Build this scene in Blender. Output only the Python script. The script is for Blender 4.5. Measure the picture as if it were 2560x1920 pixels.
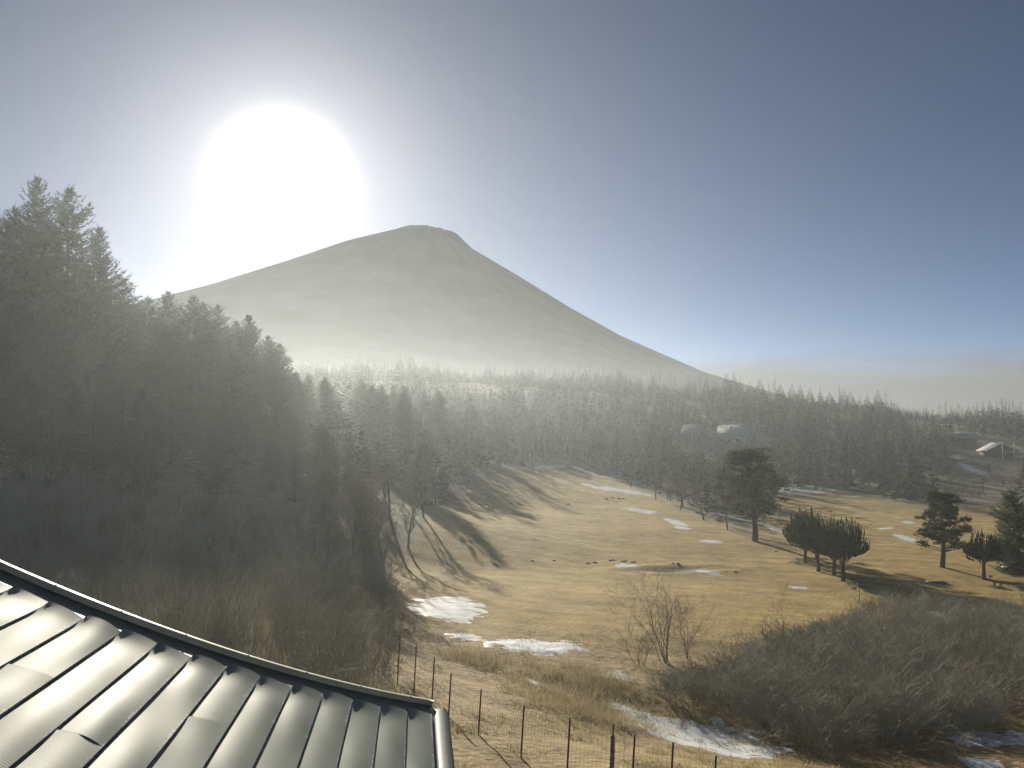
import bpy, math, random
import numpy as np
from mathutils import Vector, Matrix, noise

R = math.radians
rng = np.random.default_rng(7)
random.seed(7)
for o in list(bpy.data.objects):
    bpy.data.objects.remove(o)
scene = bpy.context.scene
col = scene.collection

# ------------------------------------------------------------------ camera
ZC = 20.0                       # camera height, metres
F = 2309.0                      # focal length in photo pixels (2560 wide)
PITCH = math.atan(115 / F)
cam = bpy.data.cameras.new('camera')
cam.sensor_width = 36.0
cam.lens = 36.0 * F / 2560.0
cam.clip_start = 0.1
cam.clip_end = 60000
camo = bpy.data.objects.new('camera', cam)
camo.location = (0, 0, ZC)
camo.rotation_euler = (R(90) + PITCH, 0, 0)
col.objects.link(camo)
scene.camera = camo

# ------------------------------------------------------------------ sky and sun
SUN_AZ, SUN_EL = R(-14.2), R(14.9)
SUN = Vector((math.sin(SUN_AZ) * math.cos(SUN_EL), math.cos(SUN_AZ) * math.cos(SUN_EL), math.sin(SUN_EL)))
world = bpy.data.worlds.new('World')
scene.world = world
world.use_nodes = True
wt = world.node_tree
wn, wl = wt.nodes, wt.links
for n in list(wn):
    wn.remove(n)
w_out = wn.new('ShaderNodeOutputWorld')
bg_sky = wn.new('ShaderNodeBackground')
bg_sky.inputs['Strength'].default_value = 0.05
sky = wn.new('ShaderNodeTexSky')
sky.sky_type = 'NISHITA'
sky.sun_disc = False
sky.sun_elevation = SUN_EL
sky.sun_rotation = SUN_AZ
sky.altitude = 1000
sky.air_density = 0.32
sky.dust_density = 0.28
sky.ozone_density = 0.8
# white glow painted into the sky round the sun, standing in for sensor bloom
tc = wn.new('ShaderNodeTexCoord')
dot = wn.new('ShaderNodeVectorMath'); dot.operation = 'DOT_PRODUCT'
dot.inputs[1].default_value = SUN
wl.new(tc.outputs['Generated'], dot.inputs[0])
def mth(op, a, b=None, clamp=False):
    n = wn.new('ShaderNodeMath'); n.operation = op; n.use_clamp = clamp
    for i, v in enumerate((a, b)):
        if v is None: continue
        if isinstance(v, (int, float)): n.inputs[i].default_value = v
        else: wl.new(v, n.inputs[i])
    return n.outputs[0]
dpos = mth('MAXIMUM', dot.outputs['Value'], 0.0)
a1 = mth('MULTIPLY', mth('POWER', dpos, 1500.0), 7.0)
a2 = mth('MULTIPLY', mth('POWER', dpos, 160.0), 0.28)
glow = mth('ADD', a1, a2)
bg_glow = wn.new('ShaderNodeBackground')
bg_glow.inputs['Color'].default_value = (1.0, 0.98, 0.93, 1)
wl.new(glow, bg_glow.inputs['Strength'])
add1 = wn.new('ShaderNodeAddShader')
wl.new(sky.outputs['Color'], bg_sky.inputs['Color'])
# low soft bank of stratus along the horizon
sepz = wn.new('ShaderNodeSeparateXYZ'); wl.new(tc.outputs['Generated'], sepz.inputs[0])
mp = wn.new('ShaderNodeMapping'); mp.inputs['Scale'].default_value = (3.0, 3.0, 22.0); wl.new(tc.outputs['Generated'], mp.inputs['Vector'])
cn = wn.new('ShaderNodeTexNoise'); cn.inputs['Scale'].default_value = 1.6; cn.inputs['Detail'].default_value = 5; wl.new(mp.outputs[0], cn.inputs['Vector'])
zz_ = mth('ADD', sepz.outputs['Z'], mth('MULTIPLY', mth('SUBTRACT', cn.outputs['Fac'], 0.5), -0.05))
cmask = wn.new('ShaderNodeMapRange'); cmask.interpolation_type = 'SMOOTHSTEP'
cmask.inputs['From Min'].default_value = 0.084; cmask.inputs['From Max'].default_value = 0.046
wl.new(zz_, cmask.inputs['Value'])
bg_cl = wn.new('ShaderNodeBackground'); bg_cl.inputs['Color'].default_value = (0.15, 0.128, 0.088, 1); bg_cl.inputs['Strength'].default_value = 1.0
mxc = wn.new('ShaderNodeMixShader'); wl.new(mth('MULTIPLY', cmask.outputs[0], 0.8), mxc.inputs[0])
wl.new(bg_sky.outputs[0], mxc.inputs[1]); wl.new(bg_cl.outputs[0], mxc.inputs[2])
wl.new(mxc.outputs[0], add1.inputs[0]); wl.new(bg_glow.outputs[0], add1.inputs[1])
wl.new(add1.outputs[0], w_out.inputs['Surface'])

sun = bpy.data.lights.new('sun', 'SUN')
sun.energy = 5.0
sun.angle = R(0.55)
sun.color = (1.0, 0.92, 0.76)
suno = bpy.data.objects.new('sun', sun)
suno.rotation_euler = (-SUN).to_track_quat('-Z', 'Y').to_euler()
suno.location = SUN * 900
col.objects.link(suno)

HAZE_DENSITY = 0.00034
HAZE_G = 0.64
vs = scene.view_settings
scene.display_settings.display_device = 'sRGB'
vs.view_transform = 'Standard'
vs.look = 'None'
vs.exposure = 0.55
vs.gamma = 1.0
vs.use_curve_mapping = False
cy = scene.cycles
cy.max_bounces = 8
cy.diffuse_bounces = 3
cy.glossy_bounces = 3
cy.transmission_bounces = 3
cy.transparent_max_bounces = 8
cy.volume_bounces = 3
cy.use_denoising = True
cy.sample_clamp_indirect = 4.0
cy.use_adaptive_sampling = False

# ------------------------------------------------------------------ helpers
def at(px, py, Y):
    """point at forward distance Y on the line of sight of photo pixel (px, py)"""
    cx, cyy = (px - 1280) / F, (960 - py) / F
    w = Vector((cx, math.cos(PITCH) - cyy * math.sin(PITCH), math.sin(PITCH) + cyy * math.cos(PITCH)))
    return Vector((0, 0, ZC)) + w * (Y / w.y)

def project(x, y, z):
    """photo pixel of world points (arrays)"""
    zz = z - ZC
    d = y * math.cos(PITCH) + zz * math.sin(PITCH)
    u = -y * math.sin(PITCH) + zz * math.cos(PITCH)
    d = np.where(np.abs(d) < 0.5, 0.5, d)
    return 1280 + F * x / d, 960 - F * u / d

def link(o, parent=None):
    col.objects.link(o)
    if parent is not None: o.parent = parent
    return o

def mesh_np(name, V, faces, mat=None, smooth=False):
    """faces: list of integer arrays (n,3) / (n,4)"""
    V = np.asarray(V, dtype=np.float32).reshape(-1, 3)
    me = bpy.data.meshes.new(name)
    me.vertices.add(len(V))
    me.vertices.foreach_set('co', V.ravel())
    fs = [np.asarray(f, dtype=np.int32) for f in faces if len(f)]
    nl = sum(f.size for f in fs); nf = sum(len(f) for f in fs)
    me.loops.add(nl); me.polygons.add(nf)
    me.loops.foreach_set('vertex_index', np.concatenate([f.ravel() for f in fs]))
    starts, tot = [], 0
    for f in fs:
        starts.append(tot + np.arange(len(f), dtype=np.int32) * f.shape[1]); tot += f.size
    me.polygons.foreach_set('loop_start', np.concatenate(starts))
    if smooth:
        me.polygons.foreach_set('use_smooth', np.ones(nf, dtype=bool))
    me.update(calc_edges=True)
    me.validate()
    if mat: me.materials.append(mat)
    return me

def obj(name, me, parent=None):
    return link(bpy.data.objects.new(name, me), parent)

def empty(name, loc=(0, 0, 0), rz=0.0):
    o = bpy.data.objects.new(name, None)
    o.location = loc; o.rotation_euler = (0, 0, rz); o.empty_display_size = 0.3
    return link(o)

def tag(o, label=None, cat=None, group=None, kind=None):
    if label: o['label'] = label
    if cat: o['category'] = cat
    if group: o['group'] = group
    if kind: o['kind'] = kind
    return o

def join(parts):
    """[(V, [faces...])] -> V, [tris], [quads]"""
    Vs, f3, f4, n = [], [], [], 0
    for V, fs in parts:
        Vs.append(np.asarray(V, dtype=np.float64))
        for f in fs:
            f = np.asarray(f)
            if not len(f): continue
            (f3 if f.shape[1] == 3 else f4).append(f + n)
        n += len(V)
    out = []
    if f3: out.append(np.concatenate(f3))
    if f4: out.append(np.concatenate(f4))
    return np.concatenate(Vs), out

def norm(a):
    return a / np.maximum(np.linalg.norm(a, axis=-1, keepdims=True), 1e-9)

def kites(B, D, L, W, rg):
    """leaf / needle-spray shaped blades"""
    B = np.asarray(B, float); D = norm(np.asarray(D, float)); n = len(B)
    L = np.broadcast_to(L, n)[:, None]; W = np.broadcast_to(W, n)[:, None]
    S = norm(np.cross(D, rg.normal(size=(n, 3))))
    V = np.stack([B, B + D * L * 0.42 + S * W * 0.5, B + D * L, B + D * L * 0.42 - S * W * 0.5], 1).reshape(-1, 3)
    return V, [np.arange(4 * n).reshape(-1, 4)]

def prisms(P0, P1, R0, R1, n=3):
    """tapered n-sided sticks"""
    P0 = np.asarray(P0, float); P1 = np.asarray(P1, float); m = len(P0)
    R0 = np.broadcast_to(R0, m).astype(float); R1 = np.broadcast_to(R1, m).astype(float)
    D = norm(P1 - P0)
    ref = np.where(np.abs(D[:, 2:3]) > 0.9, np.array([[1., 0, 0]]), np.array([[0, 0, 1.]]))
    U = norm(np.cross(D, ref)); W = np.cross(D, U)
    a = np.arange(n) * 2 * math.pi / n
    ring = U[:, None, :] * np.cos(a)[None, :, None] + W[:, None, :] * np.sin(a)[None, :, None]
    V = np.concatenate([P0[:, None, :] + ring * R0[:, None, None], P1[:, None, :] + ring * R1[:, None, None]], 1)
    base = (np.arange(m) * 2 * n)[:, None, None]
    i = np.arange(n); j = (i + 1) % n
    Fq = (base + np.stack([i, j, j + n, i + n], 1)[None]).reshape(-1, 4)
    return V.reshape(-1, 3), [Fq]

def boxes(bx):
    """list of (x0,x1,y0,y1,z0,z1) -> one mesh"""
    parts = []
    q = np.array([[0, 2, 3, 1], [4, 5, 7, 6], [0, 1, 5, 4], [2, 6, 7, 3], [0, 4, 6, 2], [1, 3, 7, 5]])[:, ::-1]
    for x0, x1, y0, y1, z0, z1 in bx:
        V = np.array([[x, y, z] for x in (x0, x1) for y in (y0, y1) for z in (z0, z1)], float)
        parts.append((V, [q]))
    return join(parts)

def tube(path, rad, n=8, cap=True):
    path = np.asarray(path, float); m = len(path)
    T = norm(np.gradient(path, axis=0))
    ref = np.array([0.31, 0.95, 0.05]); U = norm(np.cross(T, ref)); W = np.cross(T, U)
    a = np.arange(n) * 2 * math.pi / n
    rad = np.broadcast_to(rad, m)
    V = (path[:, None, :] + (U[:, None, :] * np.cos(a)[None, :, None] + W[:, None, :] * np.sin(a)[None, :, None]) * rad[:, None, None]).reshape(-1, 3)
    i = np.arange(n); j = (i + 1) % n
    fq = np.concatenate([np.stack([k * n + i, k * n + j, (k + 1) * n + j, (k + 1) * n + i], 1) for k in range(m - 1)])
    f3 = []
    if cap:
        V = np.concatenate([V, path[:1], path[-1:]])
        f3 = np.concatenate([np.stack([j, i, np.full(n, m * n)], 1), np.stack([(m - 1) * n + i, (m - 1) * n + j, np.full(n, m * n + 1)], 1)])
    return V, [fq, f3]

# ------------------------------------------------------------------ materials
def new_mat(name):
    m = bpy.data.materials.new(name); m.use_nodes = True
    nt = m.node_tree
    return m, nt, nt.nodes, nt.links, nt.nodes['Principled BSDF']

def ramp(nodes, stops):
    r = nodes.new('ShaderNodeValToRGB')
    while len(r.color_ramp.elements) < len(stops): r.color_ramp.elements.new(0.5)
    for e, (p, c) in zip(r.color_ramp.elements, stops):
        e.position = p; e.color = (*c, 1)
    return r

def noisy(name, c1, c2, scale, rough=0.8, bump=0.0, bscale=None, metallic=0.0, spec=0.3, detail=6, per_object=0.0, translucent=0.0):
    m, nt, nd, lk, bs = new_mat(name)
    t = nd.new('ShaderNodeTexCoord')
    nz = nd.new('ShaderNodeTexNoise'); nz.inputs['Scale'].default_value = scale; nz.inputs['Detail'].default_value = detail
    lk.new(t.outputs['Object'], nz.inputs['Vector'])
    r = ramp(nd, [(0.3, c1), (0.7, c2)])
    lk.new(nz.outputs['Fac'], r.inputs['Fac'])
    colo = r.outputs['Color']
    if per_object:
        oi = nd.new('ShaderNodeObjectInfo')
        hs = nd.new('ShaderNodeHueSaturation')
        mr = nd.new('ShaderNodeMapRange')
        mr.inputs['To Min'].default_value = 1 - per_object; mr.inputs['To Max'].default_value = 1 + per_object
        lk.new(oi.outputs['Random'], mr.inputs['Value']); lk.new(mr.outputs[0], hs.inputs['Value'])
        lk.new(colo, hs.inputs['Color']); colo = hs.outputs['Color']
    lk.new(colo, bs.inputs['Base Color'])
    bs.inputs['Roughness'].default_value = rough
    bs.inputs['Metallic'].default_value = metallic
    bs.inputs['Specular IOR Level'].default_value = spec
    if bump:
        bn = nd.new('ShaderNodeTexNoise'); bn.inputs['Scale'].default_value = bscale or scale * 4; bn.inputs['Detail'].default_value = 5
        lk.new(t.outputs['Object'], bn.inputs['Vector'])
        b = nd.new('ShaderNodeBump'); b.inputs['Strength'].default_value = bump; b.inputs['Distance'].default_value = 0.02
        lk.new(bn.outputs['Fac'], b.inputs['Height']); lk.new(b.outputs[0], bs.inputs['Normal'])
    if translucent:
        tr = nd.new('ShaderNodeBsdfTranslucent'); lk.new(colo, tr.inputs['Color'])
        mx = nd.new('ShaderNodeMixShader'); mx.inputs[0].default_value = translucent
        out = nd['Material Output']
        lk.new(bs.outputs[0], mx.inputs[1]); lk.new(tr.outputs[0], mx.inputs[2]); lk.new(mx.outputs[0], out.inputs['Surface'])
    return m

M = {}
M['spruce'] = noisy('spruce_needles', (0.075, 0.100, 0.055), (0.120, 0.145, 0.080), 1.6, 0.6, per_object=0.2, spec=0.04, translucent=0.28)
M['fir'] = noisy('fir_needles', (0.040, 0.054, 0.036), (0.070, 0.085, 0.056), 0.8, 0.8, per_object=0.3, spec=0.03, translucent=0.08)
M['juniper'] = noisy('juniper_needles', (0.045, 0.060, 0.030), (0.085, 0.100, 0.050), 2.0, 0.65, per_object=0.15, spec=0.06, translucent=0.2)
M['pine'] = noisy('pine_needles', (0.042, 0.058, 0.032), (0.080, 0.095, 0.050), 2.0, 0.65, per_object=0.15, spec=0.06, translucent=0.2)
M['bark'] = noisy('bark', (0.07, 0.055, 0.042), (0.15, 0.12, 0.095), 5.0, 0.9, bump=0.5)
M['larch'] = noisy('larch_twigs', (0.20, 0.175, 0.125), (0.31, 0.27, 0.195), 2.0, 0.9, per_object=0.2, spec=0.05)
M['twig'] = noisy('bare_twigs', (0.14, 0.115, 0.09), (0.25, 0.205, 0.155), 1.3, 0.85)
M['brush'] = noisy('thicket_twigs', (0.25, 0.25, 0.20), (0.42, 0.405, 0.32), 0.35, 0.85)
M['reed'] = noisy('dry_grass', (0.32, 0.265, 0.15), (0.48, 0.41, 0.25), 0.6, 0.75, translucent=0.3)
M['snow'] = noisy('old_snow', (0.62, 0.65, 0.68), (0.78, 0.79, 0.80), 6.0, 0.55, bump=0.6, bscale=14)
M['sand'] = noisy('bunker_sand', (0.34, 0.30, 0.23), (0.42, 0.38, 0.30), 3.0, 0.9, bump=0.3)
M['dirt'] = noisy('dirt', (0.07, 0.05, 0.032), (0.13, 0.095, 0.06), 8.0, 0.95, bump=0.5)
M['post'] = noisy('fence_post', (0.05, 0.045, 0.04), (0.10, 0.09, 0.08), 9.0, 0.7)
M['old_post'] = noisy('weathered_post', (0.12, 0.11, 0.09), (0.22, 0.20, 0.17), 9.0, 0.8)
M['wire'] = noisy('fence_wire', (0.16, 0.15, 0.13), (0.24, 0.22, 0.19), 20.0, 0.5, metallic=0.5)
M['darkwood'] = noisy('dark_timber', (0.06, 0.045, 0.035), (0.11, 0.085, 0.065), 4.0, 0.8)
M['plaster'] = noisy('plaster', (0.32, 0.30, 0.27), (0.42, 0.40, 0.36), 2.0, 0.85)
M['far_roof'] = noisy('slate_roof', (0.30, 0.305, 0.30), (0.42, 0.42, 0.41), 0.8, 0.75, spec=0.08)
M['glass'] = noisy('window_glass', (0.02, 0.025, 0.03), (0.04, 0.045, 0.05), 1.0, 0.06, spec=0.8)
M['white'] = noisy('white_paint', (0.74, 0.74, 0.72), (0.82, 0.82, 0.80), 3.0, 0.5)
M['red'] = noisy('red_paint', (0.45, 0.04, 0.03), (0.55, 0.06, 0.05), 3.0, 0.5)
M['green'] = noisy('green_paint', (0.10, 0.32, 0.24), (0.14, 0.38, 0.29), 3.0, 0.5)
M['wall'] = noisy('house_wall', (0.30, 0.29, 0.27), (0.38, 0.37, 0.35), 2.0, 0.85)

# ------------------------------------------------------------------ ground
rel = []                                   # terrain control points: pixel + distance
for px, py, Y in [(1683, 1985, 21.5), (1412, 1945, 24), (1303, 1905, 26), (1196, 1825, 29), (1072, 1745, 33), (1000, 1700, 36),
                  (1200, 1700, 42), (1160, 1520, 66), (1350, 1615, 55), (1600, 1560, 65), (1700, 1500, 77), (2110, 1450, 92),
                  (1690, 1425, 97), (1500, 1300, 140), (1340, 1165, 240), (1600, 1240, 185), (1900, 1350, 122), (2200, 1250, 185),
                  (2500, 1262, 185), (2350, 1415, 102), (2460, 1450, 94), (1000, 1400, 92), (1100, 1250, 150), (1750, 1860, 38),
                  (1900, 1905, 35), (2500, 1850, 39), (2200, 1720, 50), (2450, 1600, 64), (1500, 1720, 44), (1850, 1620, 58),
                  (2450, 1150, 290), (1850, 1112, 300), (1500, 1120, 300), (2150, 1130, 300)]:
    p = at(px, py, Y); rel.append((p.x, p.y, p.z))
for x, y, z in [(0, -60, -7), (-60, -60, -6), (80, -60, -11), (0, 8, -8), (-12, 25, -8.2), (-25, 40, -8.6), (-40, 80, -7), (-20, 95, -9.0), (-58, 118, -1), (-40, 115, -4),
                (-60, 40, -7), (-90, 125, 2), (-60, 165, 3), (-26, 160, -6), (-100, 250, 5), (-40, 250, 0), (-30, 350, 11),
                (-120, 400, 18), (-55, 450, 24), (20, 450, 20), (62, 450, 16), (140, 450, 10), (238, 450, 1), (330, 450, -2),
                (-50, 620, 16), (100, 620, 6), (260, 620, -4), (400, 300, -8), (200, 100, -14), (160, 20, -13), (-200, 150, 0), (-250, 400, 20)]:
    rel.append((x, y, z + ZC))
rel = np.array(rel)

def tps_fit(P):
    n = len(P); d = np.linalg.norm(P[:, None, :2] - P[None, :, :2], axis=2)
    K = np.where(d > 0, d * d * np.log(np.maximum(d, 1e-9)), 0) + np.eye(n) * 20.0
    A = np.zeros((n + 3, n + 3)); A[:n, :n] = K; A[:n, n] = 1; A[:n, n + 1:] = P[:, :2]
    A[n, :n] = 1; A[n + 1:, :n] = P[:, :2].T
    return np.linalg.solve(A, np.concatenate([P[:, 2], np.zeros(3)]))
TW = tps_fit(rel)
def tps(x, y):
    out = np.zeros_like(x)
    for i, (a, b, _) in enumerate(rel):
        d2 = (x - a) ** 2 + (y - b) ** 2
        out += TW[i] * 0.5 * d2 * np.log(np.maximum(d2, 1e-9))
    n = len(rel)
    return out + TW[n] + TW[n + 1] * x + TW[n + 2] * y

def graded(lo, hi, step, far_lo, far_hi, grow=1.16):
    mid = list(np.arange(lo, hi + 1e-6, step)); s = step; v = hi
    while v < far_hi: s *= grow; v += s; mid.append(min(v, far_hi))
    s = step; v = lo; pre = []
    while v > far_lo: s *= grow; v -= s; pre.append(max(v, far_lo))
    return np.array(pre[::-1] + mid)
gx = graded(-50, 120, 1.0, -760, 760)
gy = graded(14, 190, 1.0, -200, 640, 1.07)
GX, GY = np.meshgrid(gx, gy)
cxm, cym = np.clip(GX, -260, 420), np.clip(GY, -70, 620)
GZ = tps(cxm, cym)
dist_out = np.hypot(GX - cxm, GY - cym)
wf = 1 - np.exp(-(dist_out / 350.0) ** 2)
GZ = GZ * (1 - wf) + (ZC + 2) * wf
GZ += 3 * np.exp(-((GX + 180) / 80) ** 2 - ((GY - 545) / 60) ** 2)          # wooded far hill
relief = 0.10 * np.sin(GX * 0.31 + 1.3 * np.sin(GY * 0.17)) * np.sin(GY * 0.23 + GX * 0.07) + 0.05 * np.sin(GX * 0.9 + GY * 0.6) * np.sin(GY * 0.8 - GX * 0.35)
GZ += relief

EDGE_X = [-400, 600, 850, 950, 1000, 1100, 1200, 1340, 1500, 1600, 1700, 1800, 1880, 1930, 2000, 2200, 2300, 2380, 2560, 3000]
EDGE_Y = [1650, 1560, 1520, 1450, 1390, 1250, 1195, 1160, 1185, 1225, 1272, 1308, 1338, 1245, 1225, 1245, 1265, 1266, 1262, 1262]
PXg, PYg = project(GX, np.maximum(GY, 1.0), GZ)
edge = np.interp(PXg, EDGE_X, EDGE_Y)
field = np.clip((PYg - edge) / 14.0 + 0.5 + 0.6 * np.sin(GX * 0.35 + GY * 0.2), 0, 1) * (GY > 3) * (PXg > 850)
field *= np.clip((GY - 52) / 12, 0, 1)                # mown fairway starts beyond the rough bank
bank = np.clip((66 - GY) / 10, 0, 1)
# bunker hollow
bp = at(1680, 1428, 97)
def bunk(x, y):
    a = R(14); u = (x - bp.x) * math.cos(a) + (y - bp.y) * math.sin(a); v = -(x - bp.x) * math.sin(a) + (y - bp.y) * math.cos(a)
    return (u / 6.0) ** 2 + ((v - 0.25 * math.sin(1) * 0) / 1.9) ** 2
bd = bunk(GX, GY)
GZ += -0.40 * np.exp(-bd * 1.6) + 0.14 * np.exp(-((bd - 1.9) / 0.7) ** 2)
# bumps of the rough bank
for j in range(len(gy)):
    if 14 <= gy[j] <= 70:
        for i in range(len(gx)):
            if -50 <= gx[i] <= 70:
                GZ[j, i] += bank[j, i] * 0.16 * noise.noise(Vector((gx[i] * 0.55, gy[j] * 0.55, 3.1))) + bank[j, i] * 0.28 * noise.noise(Vector((gx[i] * 0.16, gy[j] * 0.16, 9.1)))

def gz(x, y):
    x = np.atleast_1d(np.asarray(x, float)); y = np.atleast_1d(np.asarray(y, float))
    i = np.clip(np.searchsorted(gx, x) - 1, 0, len(gx) - 2); j = np.clip(np.searchsorted(gy, y) - 1, 0, len(gy) - 2)
    u = np.clip((x - gx[i]) / (gx[i + 1] - gx[i]), 0, 1); v = np.clip((y - gy[j]) / (gy[j + 1] - gy[j]), 0, 1)
    return (GZ[j, i] * (1 - u) * (1 - v) + GZ[j, i + 1] * u * (1 - v) + GZ[j + 1, i] * (1 - u) * v + GZ[j + 1, i + 1] * u * v)
def g1(x, y): return float(gz(x, y)[0])

_ys = np.concatenate([np.arange(15, 260, 0.5), np.arange(260, 620, 2)])
def gpx(px, py):
    """ground point seen at a photo pixel"""
    a = at(px, py, 1.0); d = a - Vector((0, 0, ZC))
    X = d.x / d.y * _ys; Z = ZC + d.z / d.y * _ys
    below = Z <= gz(X, _ys)
    k = int(np.argmax(below)) if below.any() else len(_ys) - 1
    Y = _ys[k]
    if k > 0:
        y0, y1 = _ys[k - 1], _ys[k]
        for _ in range(12):
            ym = (y0 + y1) / 2
            if ZC + d.z / d.y * ym <= g1(d.x / d.y * ym, ym): y1 = ym
            else: y0 = ym
        Y = y1
    x = d.x / d.y * Y
    return Vector((x, Y, g1(x, Y)))

nx, ny = len(gx), len(gy)
idx = np.arange(nx * ny).reshape(ny, nx)
Fg = np.stack([idx[:-1, :-1], idx[:-1, 1:], idx[1:, 1:], idx[1:, :-1]], -1).reshape(-1, 4)

def ground_material():
    m, nt, nd, lk, bs = new_mat('winter_turf')
    t = nd.new('ShaderNodeTexCoord')
    def nz(scale, detail, vec=None, dist=0.0):
        n = nd.new('ShaderNodeTexNoise'); n.inputs['Scale'].default_value = scale; n.inputs['Detail'].default_value = detail
        n.inputs['Distortion'].default_value = dist
        lk.new(vec or t.outputs['Object'], n.inputs['Vector']); return n.outputs['Fac']
    def mix(a, b, f, blend='MIX'):
        n = nd.new('ShaderNodeMix'); n.data_type = 'RGBA'; n.blend_type = blend
        for i, v in ((6, a), (7, b)):
            if isinstance(v, tuple): n.inputs[i].default_value = (*v, 1)
            else: lk.new(v, n.inputs[i])
        if isinstance(f, float): n.inputs[0].default_value = f
        else: lk.new(f, n.inputs[0])
        return n.outputs[2]
    big = ramp(nd, [(0.30, (0.36, 0.245, 0.07)), (0.52, (0.47, 0.335, 0.10)), (0.75, (0.54, 0.41, 0.145))]); lk.new(nz(0.05, 5, dist=1.2), big.inputs[0])
    med = ramp(nd, [(0.28, (0.62, 0.60, 0.56)), (0.72, (1.12, 1.10, 1.06))]); lk.new(nz(0.6, 8), med.inputs[0])
    fld = mix(big.outputs[0], med.outputs[0], 1.0, 'MULTIPLY')
    fine = ramp(nd, [(0.30, (0.62, 0.60, 0.58)), (0.70, (1.15, 1.14, 1.10))]); lk.new(nz(7.0, 6), fine.inputs[0])
    fld = mix(fld, fine.outputs[0], 0.8, 'MULTIPLY')
    bk = ramp(nd, [(0.25, (0.17, 0.125, 0.06)), (0.5, (0.36, 0.26, 0.115)), (0.8, (0.50, 0.39, 0.19))]); lk.new(nz(0.9, 9, dist=0.8), bk.inputs[0])
    bkc = mix(bk.outputs[0], fine.outputs[0], 0.9, 'MULTIPLY')
    fl = ramp(nd, [(0.3, (0.15, 0.13, 0.085)), (0.7, (0.27, 0.23, 0.15))]); lk.new(nz(0.5, 8), fl.inputs[0])
    a1 = nd.new('ShaderNodeAttribute'); a1.attribute_name = 'field'
    a2 = nd.new('ShaderNodeAttribute'); a2.attribute_name = 'bank'
    c = mix(fl.outputs[0], bkc, a2.outputs['Fac'])
    c = mix(c, fld, a1.outputs['Fac'])
    lk.new(c, bs.inputs['Base Color'])
    bs.inputs['Roughness'].default_value = 0.9; bs.inputs['Specular IOR Level'].default_value = 0.15
    b = nd.new('ShaderNodeBump'); b.inputs['Strength'].default_value = 0.9; b.inputs['Distance'].default_value = 0.10
    lk.new(nz(3.0, 9), b.inputs['Height']); lk.new(b.outputs[0], bs.inputs['Normal'])
    return m
gm = mesh_np('ground', np.stack([GX, GY, GZ], -1).reshape(-1, 3), [Fg], ground_material(), smooth=True)
for nme, arr in (('field', field), ('bank', np.where((PXg > 900) | (GY < 14), bank, bank * 0.35))):
    at_ = gm.attributes.new(nme, 'FLOAT', 'POINT'); at_.data.foreach_set('value', arr.astype(np.float32).ravel())
tag(obj('ground', gm), 'dry winter golf turf and wooded slopes', 'ground', kind='structure')

# ------------------------------------------------------------------ mountain
MS = 12000.0 / 1650.0
MX, MY = (1080 - 1280) / F * 12000, 12000.0
def mz(py): return ZC + (1075 - py) / F * MY
def mr(px): return abs(px - 1080) / F * MY
left = [(0, mz(566)), (mr(1018), mz(567)), (mr(1000), mz(573)), (mr(850), mz(626)), (mr(700), mz(690)), (mr(520), mz(762)), (mr(300), mz(838)), (mr(0), mz(935)), (950 * MS, mz(1010)), (1250 * MS, ZC - 300)]
right = [(0, mz(568)), (mr(1140), mz(581)), (mr(1180), mz(622)), (mr(1300), mz(698)), (mr(1440), mz(788)), (mr(1560), mz(858)), (mr(1750), mz(946)), (660 * MS, mz(1028)), (900 * MS, mz(1085)), (1250 * MS, ZC - 300)]
th = np.linspace(0, 2 * math.pi, 240, endpoint=False)
rr = MS * np.concatenate([np.linspace(0, 60, 9)[1:], np.linspace(60, 1250, 90)[1:]])
LZ = np.interp(rr, *zip(*left)); RZ = np.interp(rr, *zip(*right))
mv, = [[]]
mv.append((MX, MY, mz(570)))
for k, r_ in enumerate(rr):
    for a in th:
        wgt = 0.5 + 0.5 * math.cos(a); wgt = wgt * wgt * (3 - 2 * wgt)
        z = LZ[k] * (1 - wgt) + RZ[k] * wgt
        r_ /= MS; fall = max(0.0, 1 - r_ / 1200)
        g = noise.noise(Vector((math.cos(a) * 9, math.sin(a) * 9, r_ * 0.0016))) * 5 + noise.noise(Vector((math.cos(a) * 26, math.sin(a) * 26, r_ * 0.003))) * 1.6
        z += MS * (g * min(1, r_ / 160) * fall) + MS * (noise.noise(Vector((math.cos(a) * 3, math.sin(a) * 3, 5))) * 2 if r_ < 65 else 0)
        r_ *= MS
        mv.append((MX + r_ * math.cos(a), MY + r_ * math.sin(a), z))
n = len(th); ii = np.arange(n); jj = (ii + 1) % n
mf4 = np.concatenate([np.stack([1 + k * n + ii, 1 + (k + 1) * n + ii, 1 + (k + 1) * n + jj, 1 + k * n + jj], 1) for k in range(len(rr) - 1)])
mf3 = np.stack([np.zeros(n, int), 1 + ii, 1 + jj], 1)
mm = noisy('hazed_rock', (0.06, 0.075, 0.095), (0.10, 0.125, 0.15), 0.0016, 1.0, spec=0.0, detail=10)  # rock tone tinted bluish to stand in for the air before it
tag(obj('mountain', mesh_np('mountain', np.array(mv), [mf3, mf4], mm, smooth=True)), 'broad cone mountain with flat summit behind the woods', 'mountain', kind='structure')

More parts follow.
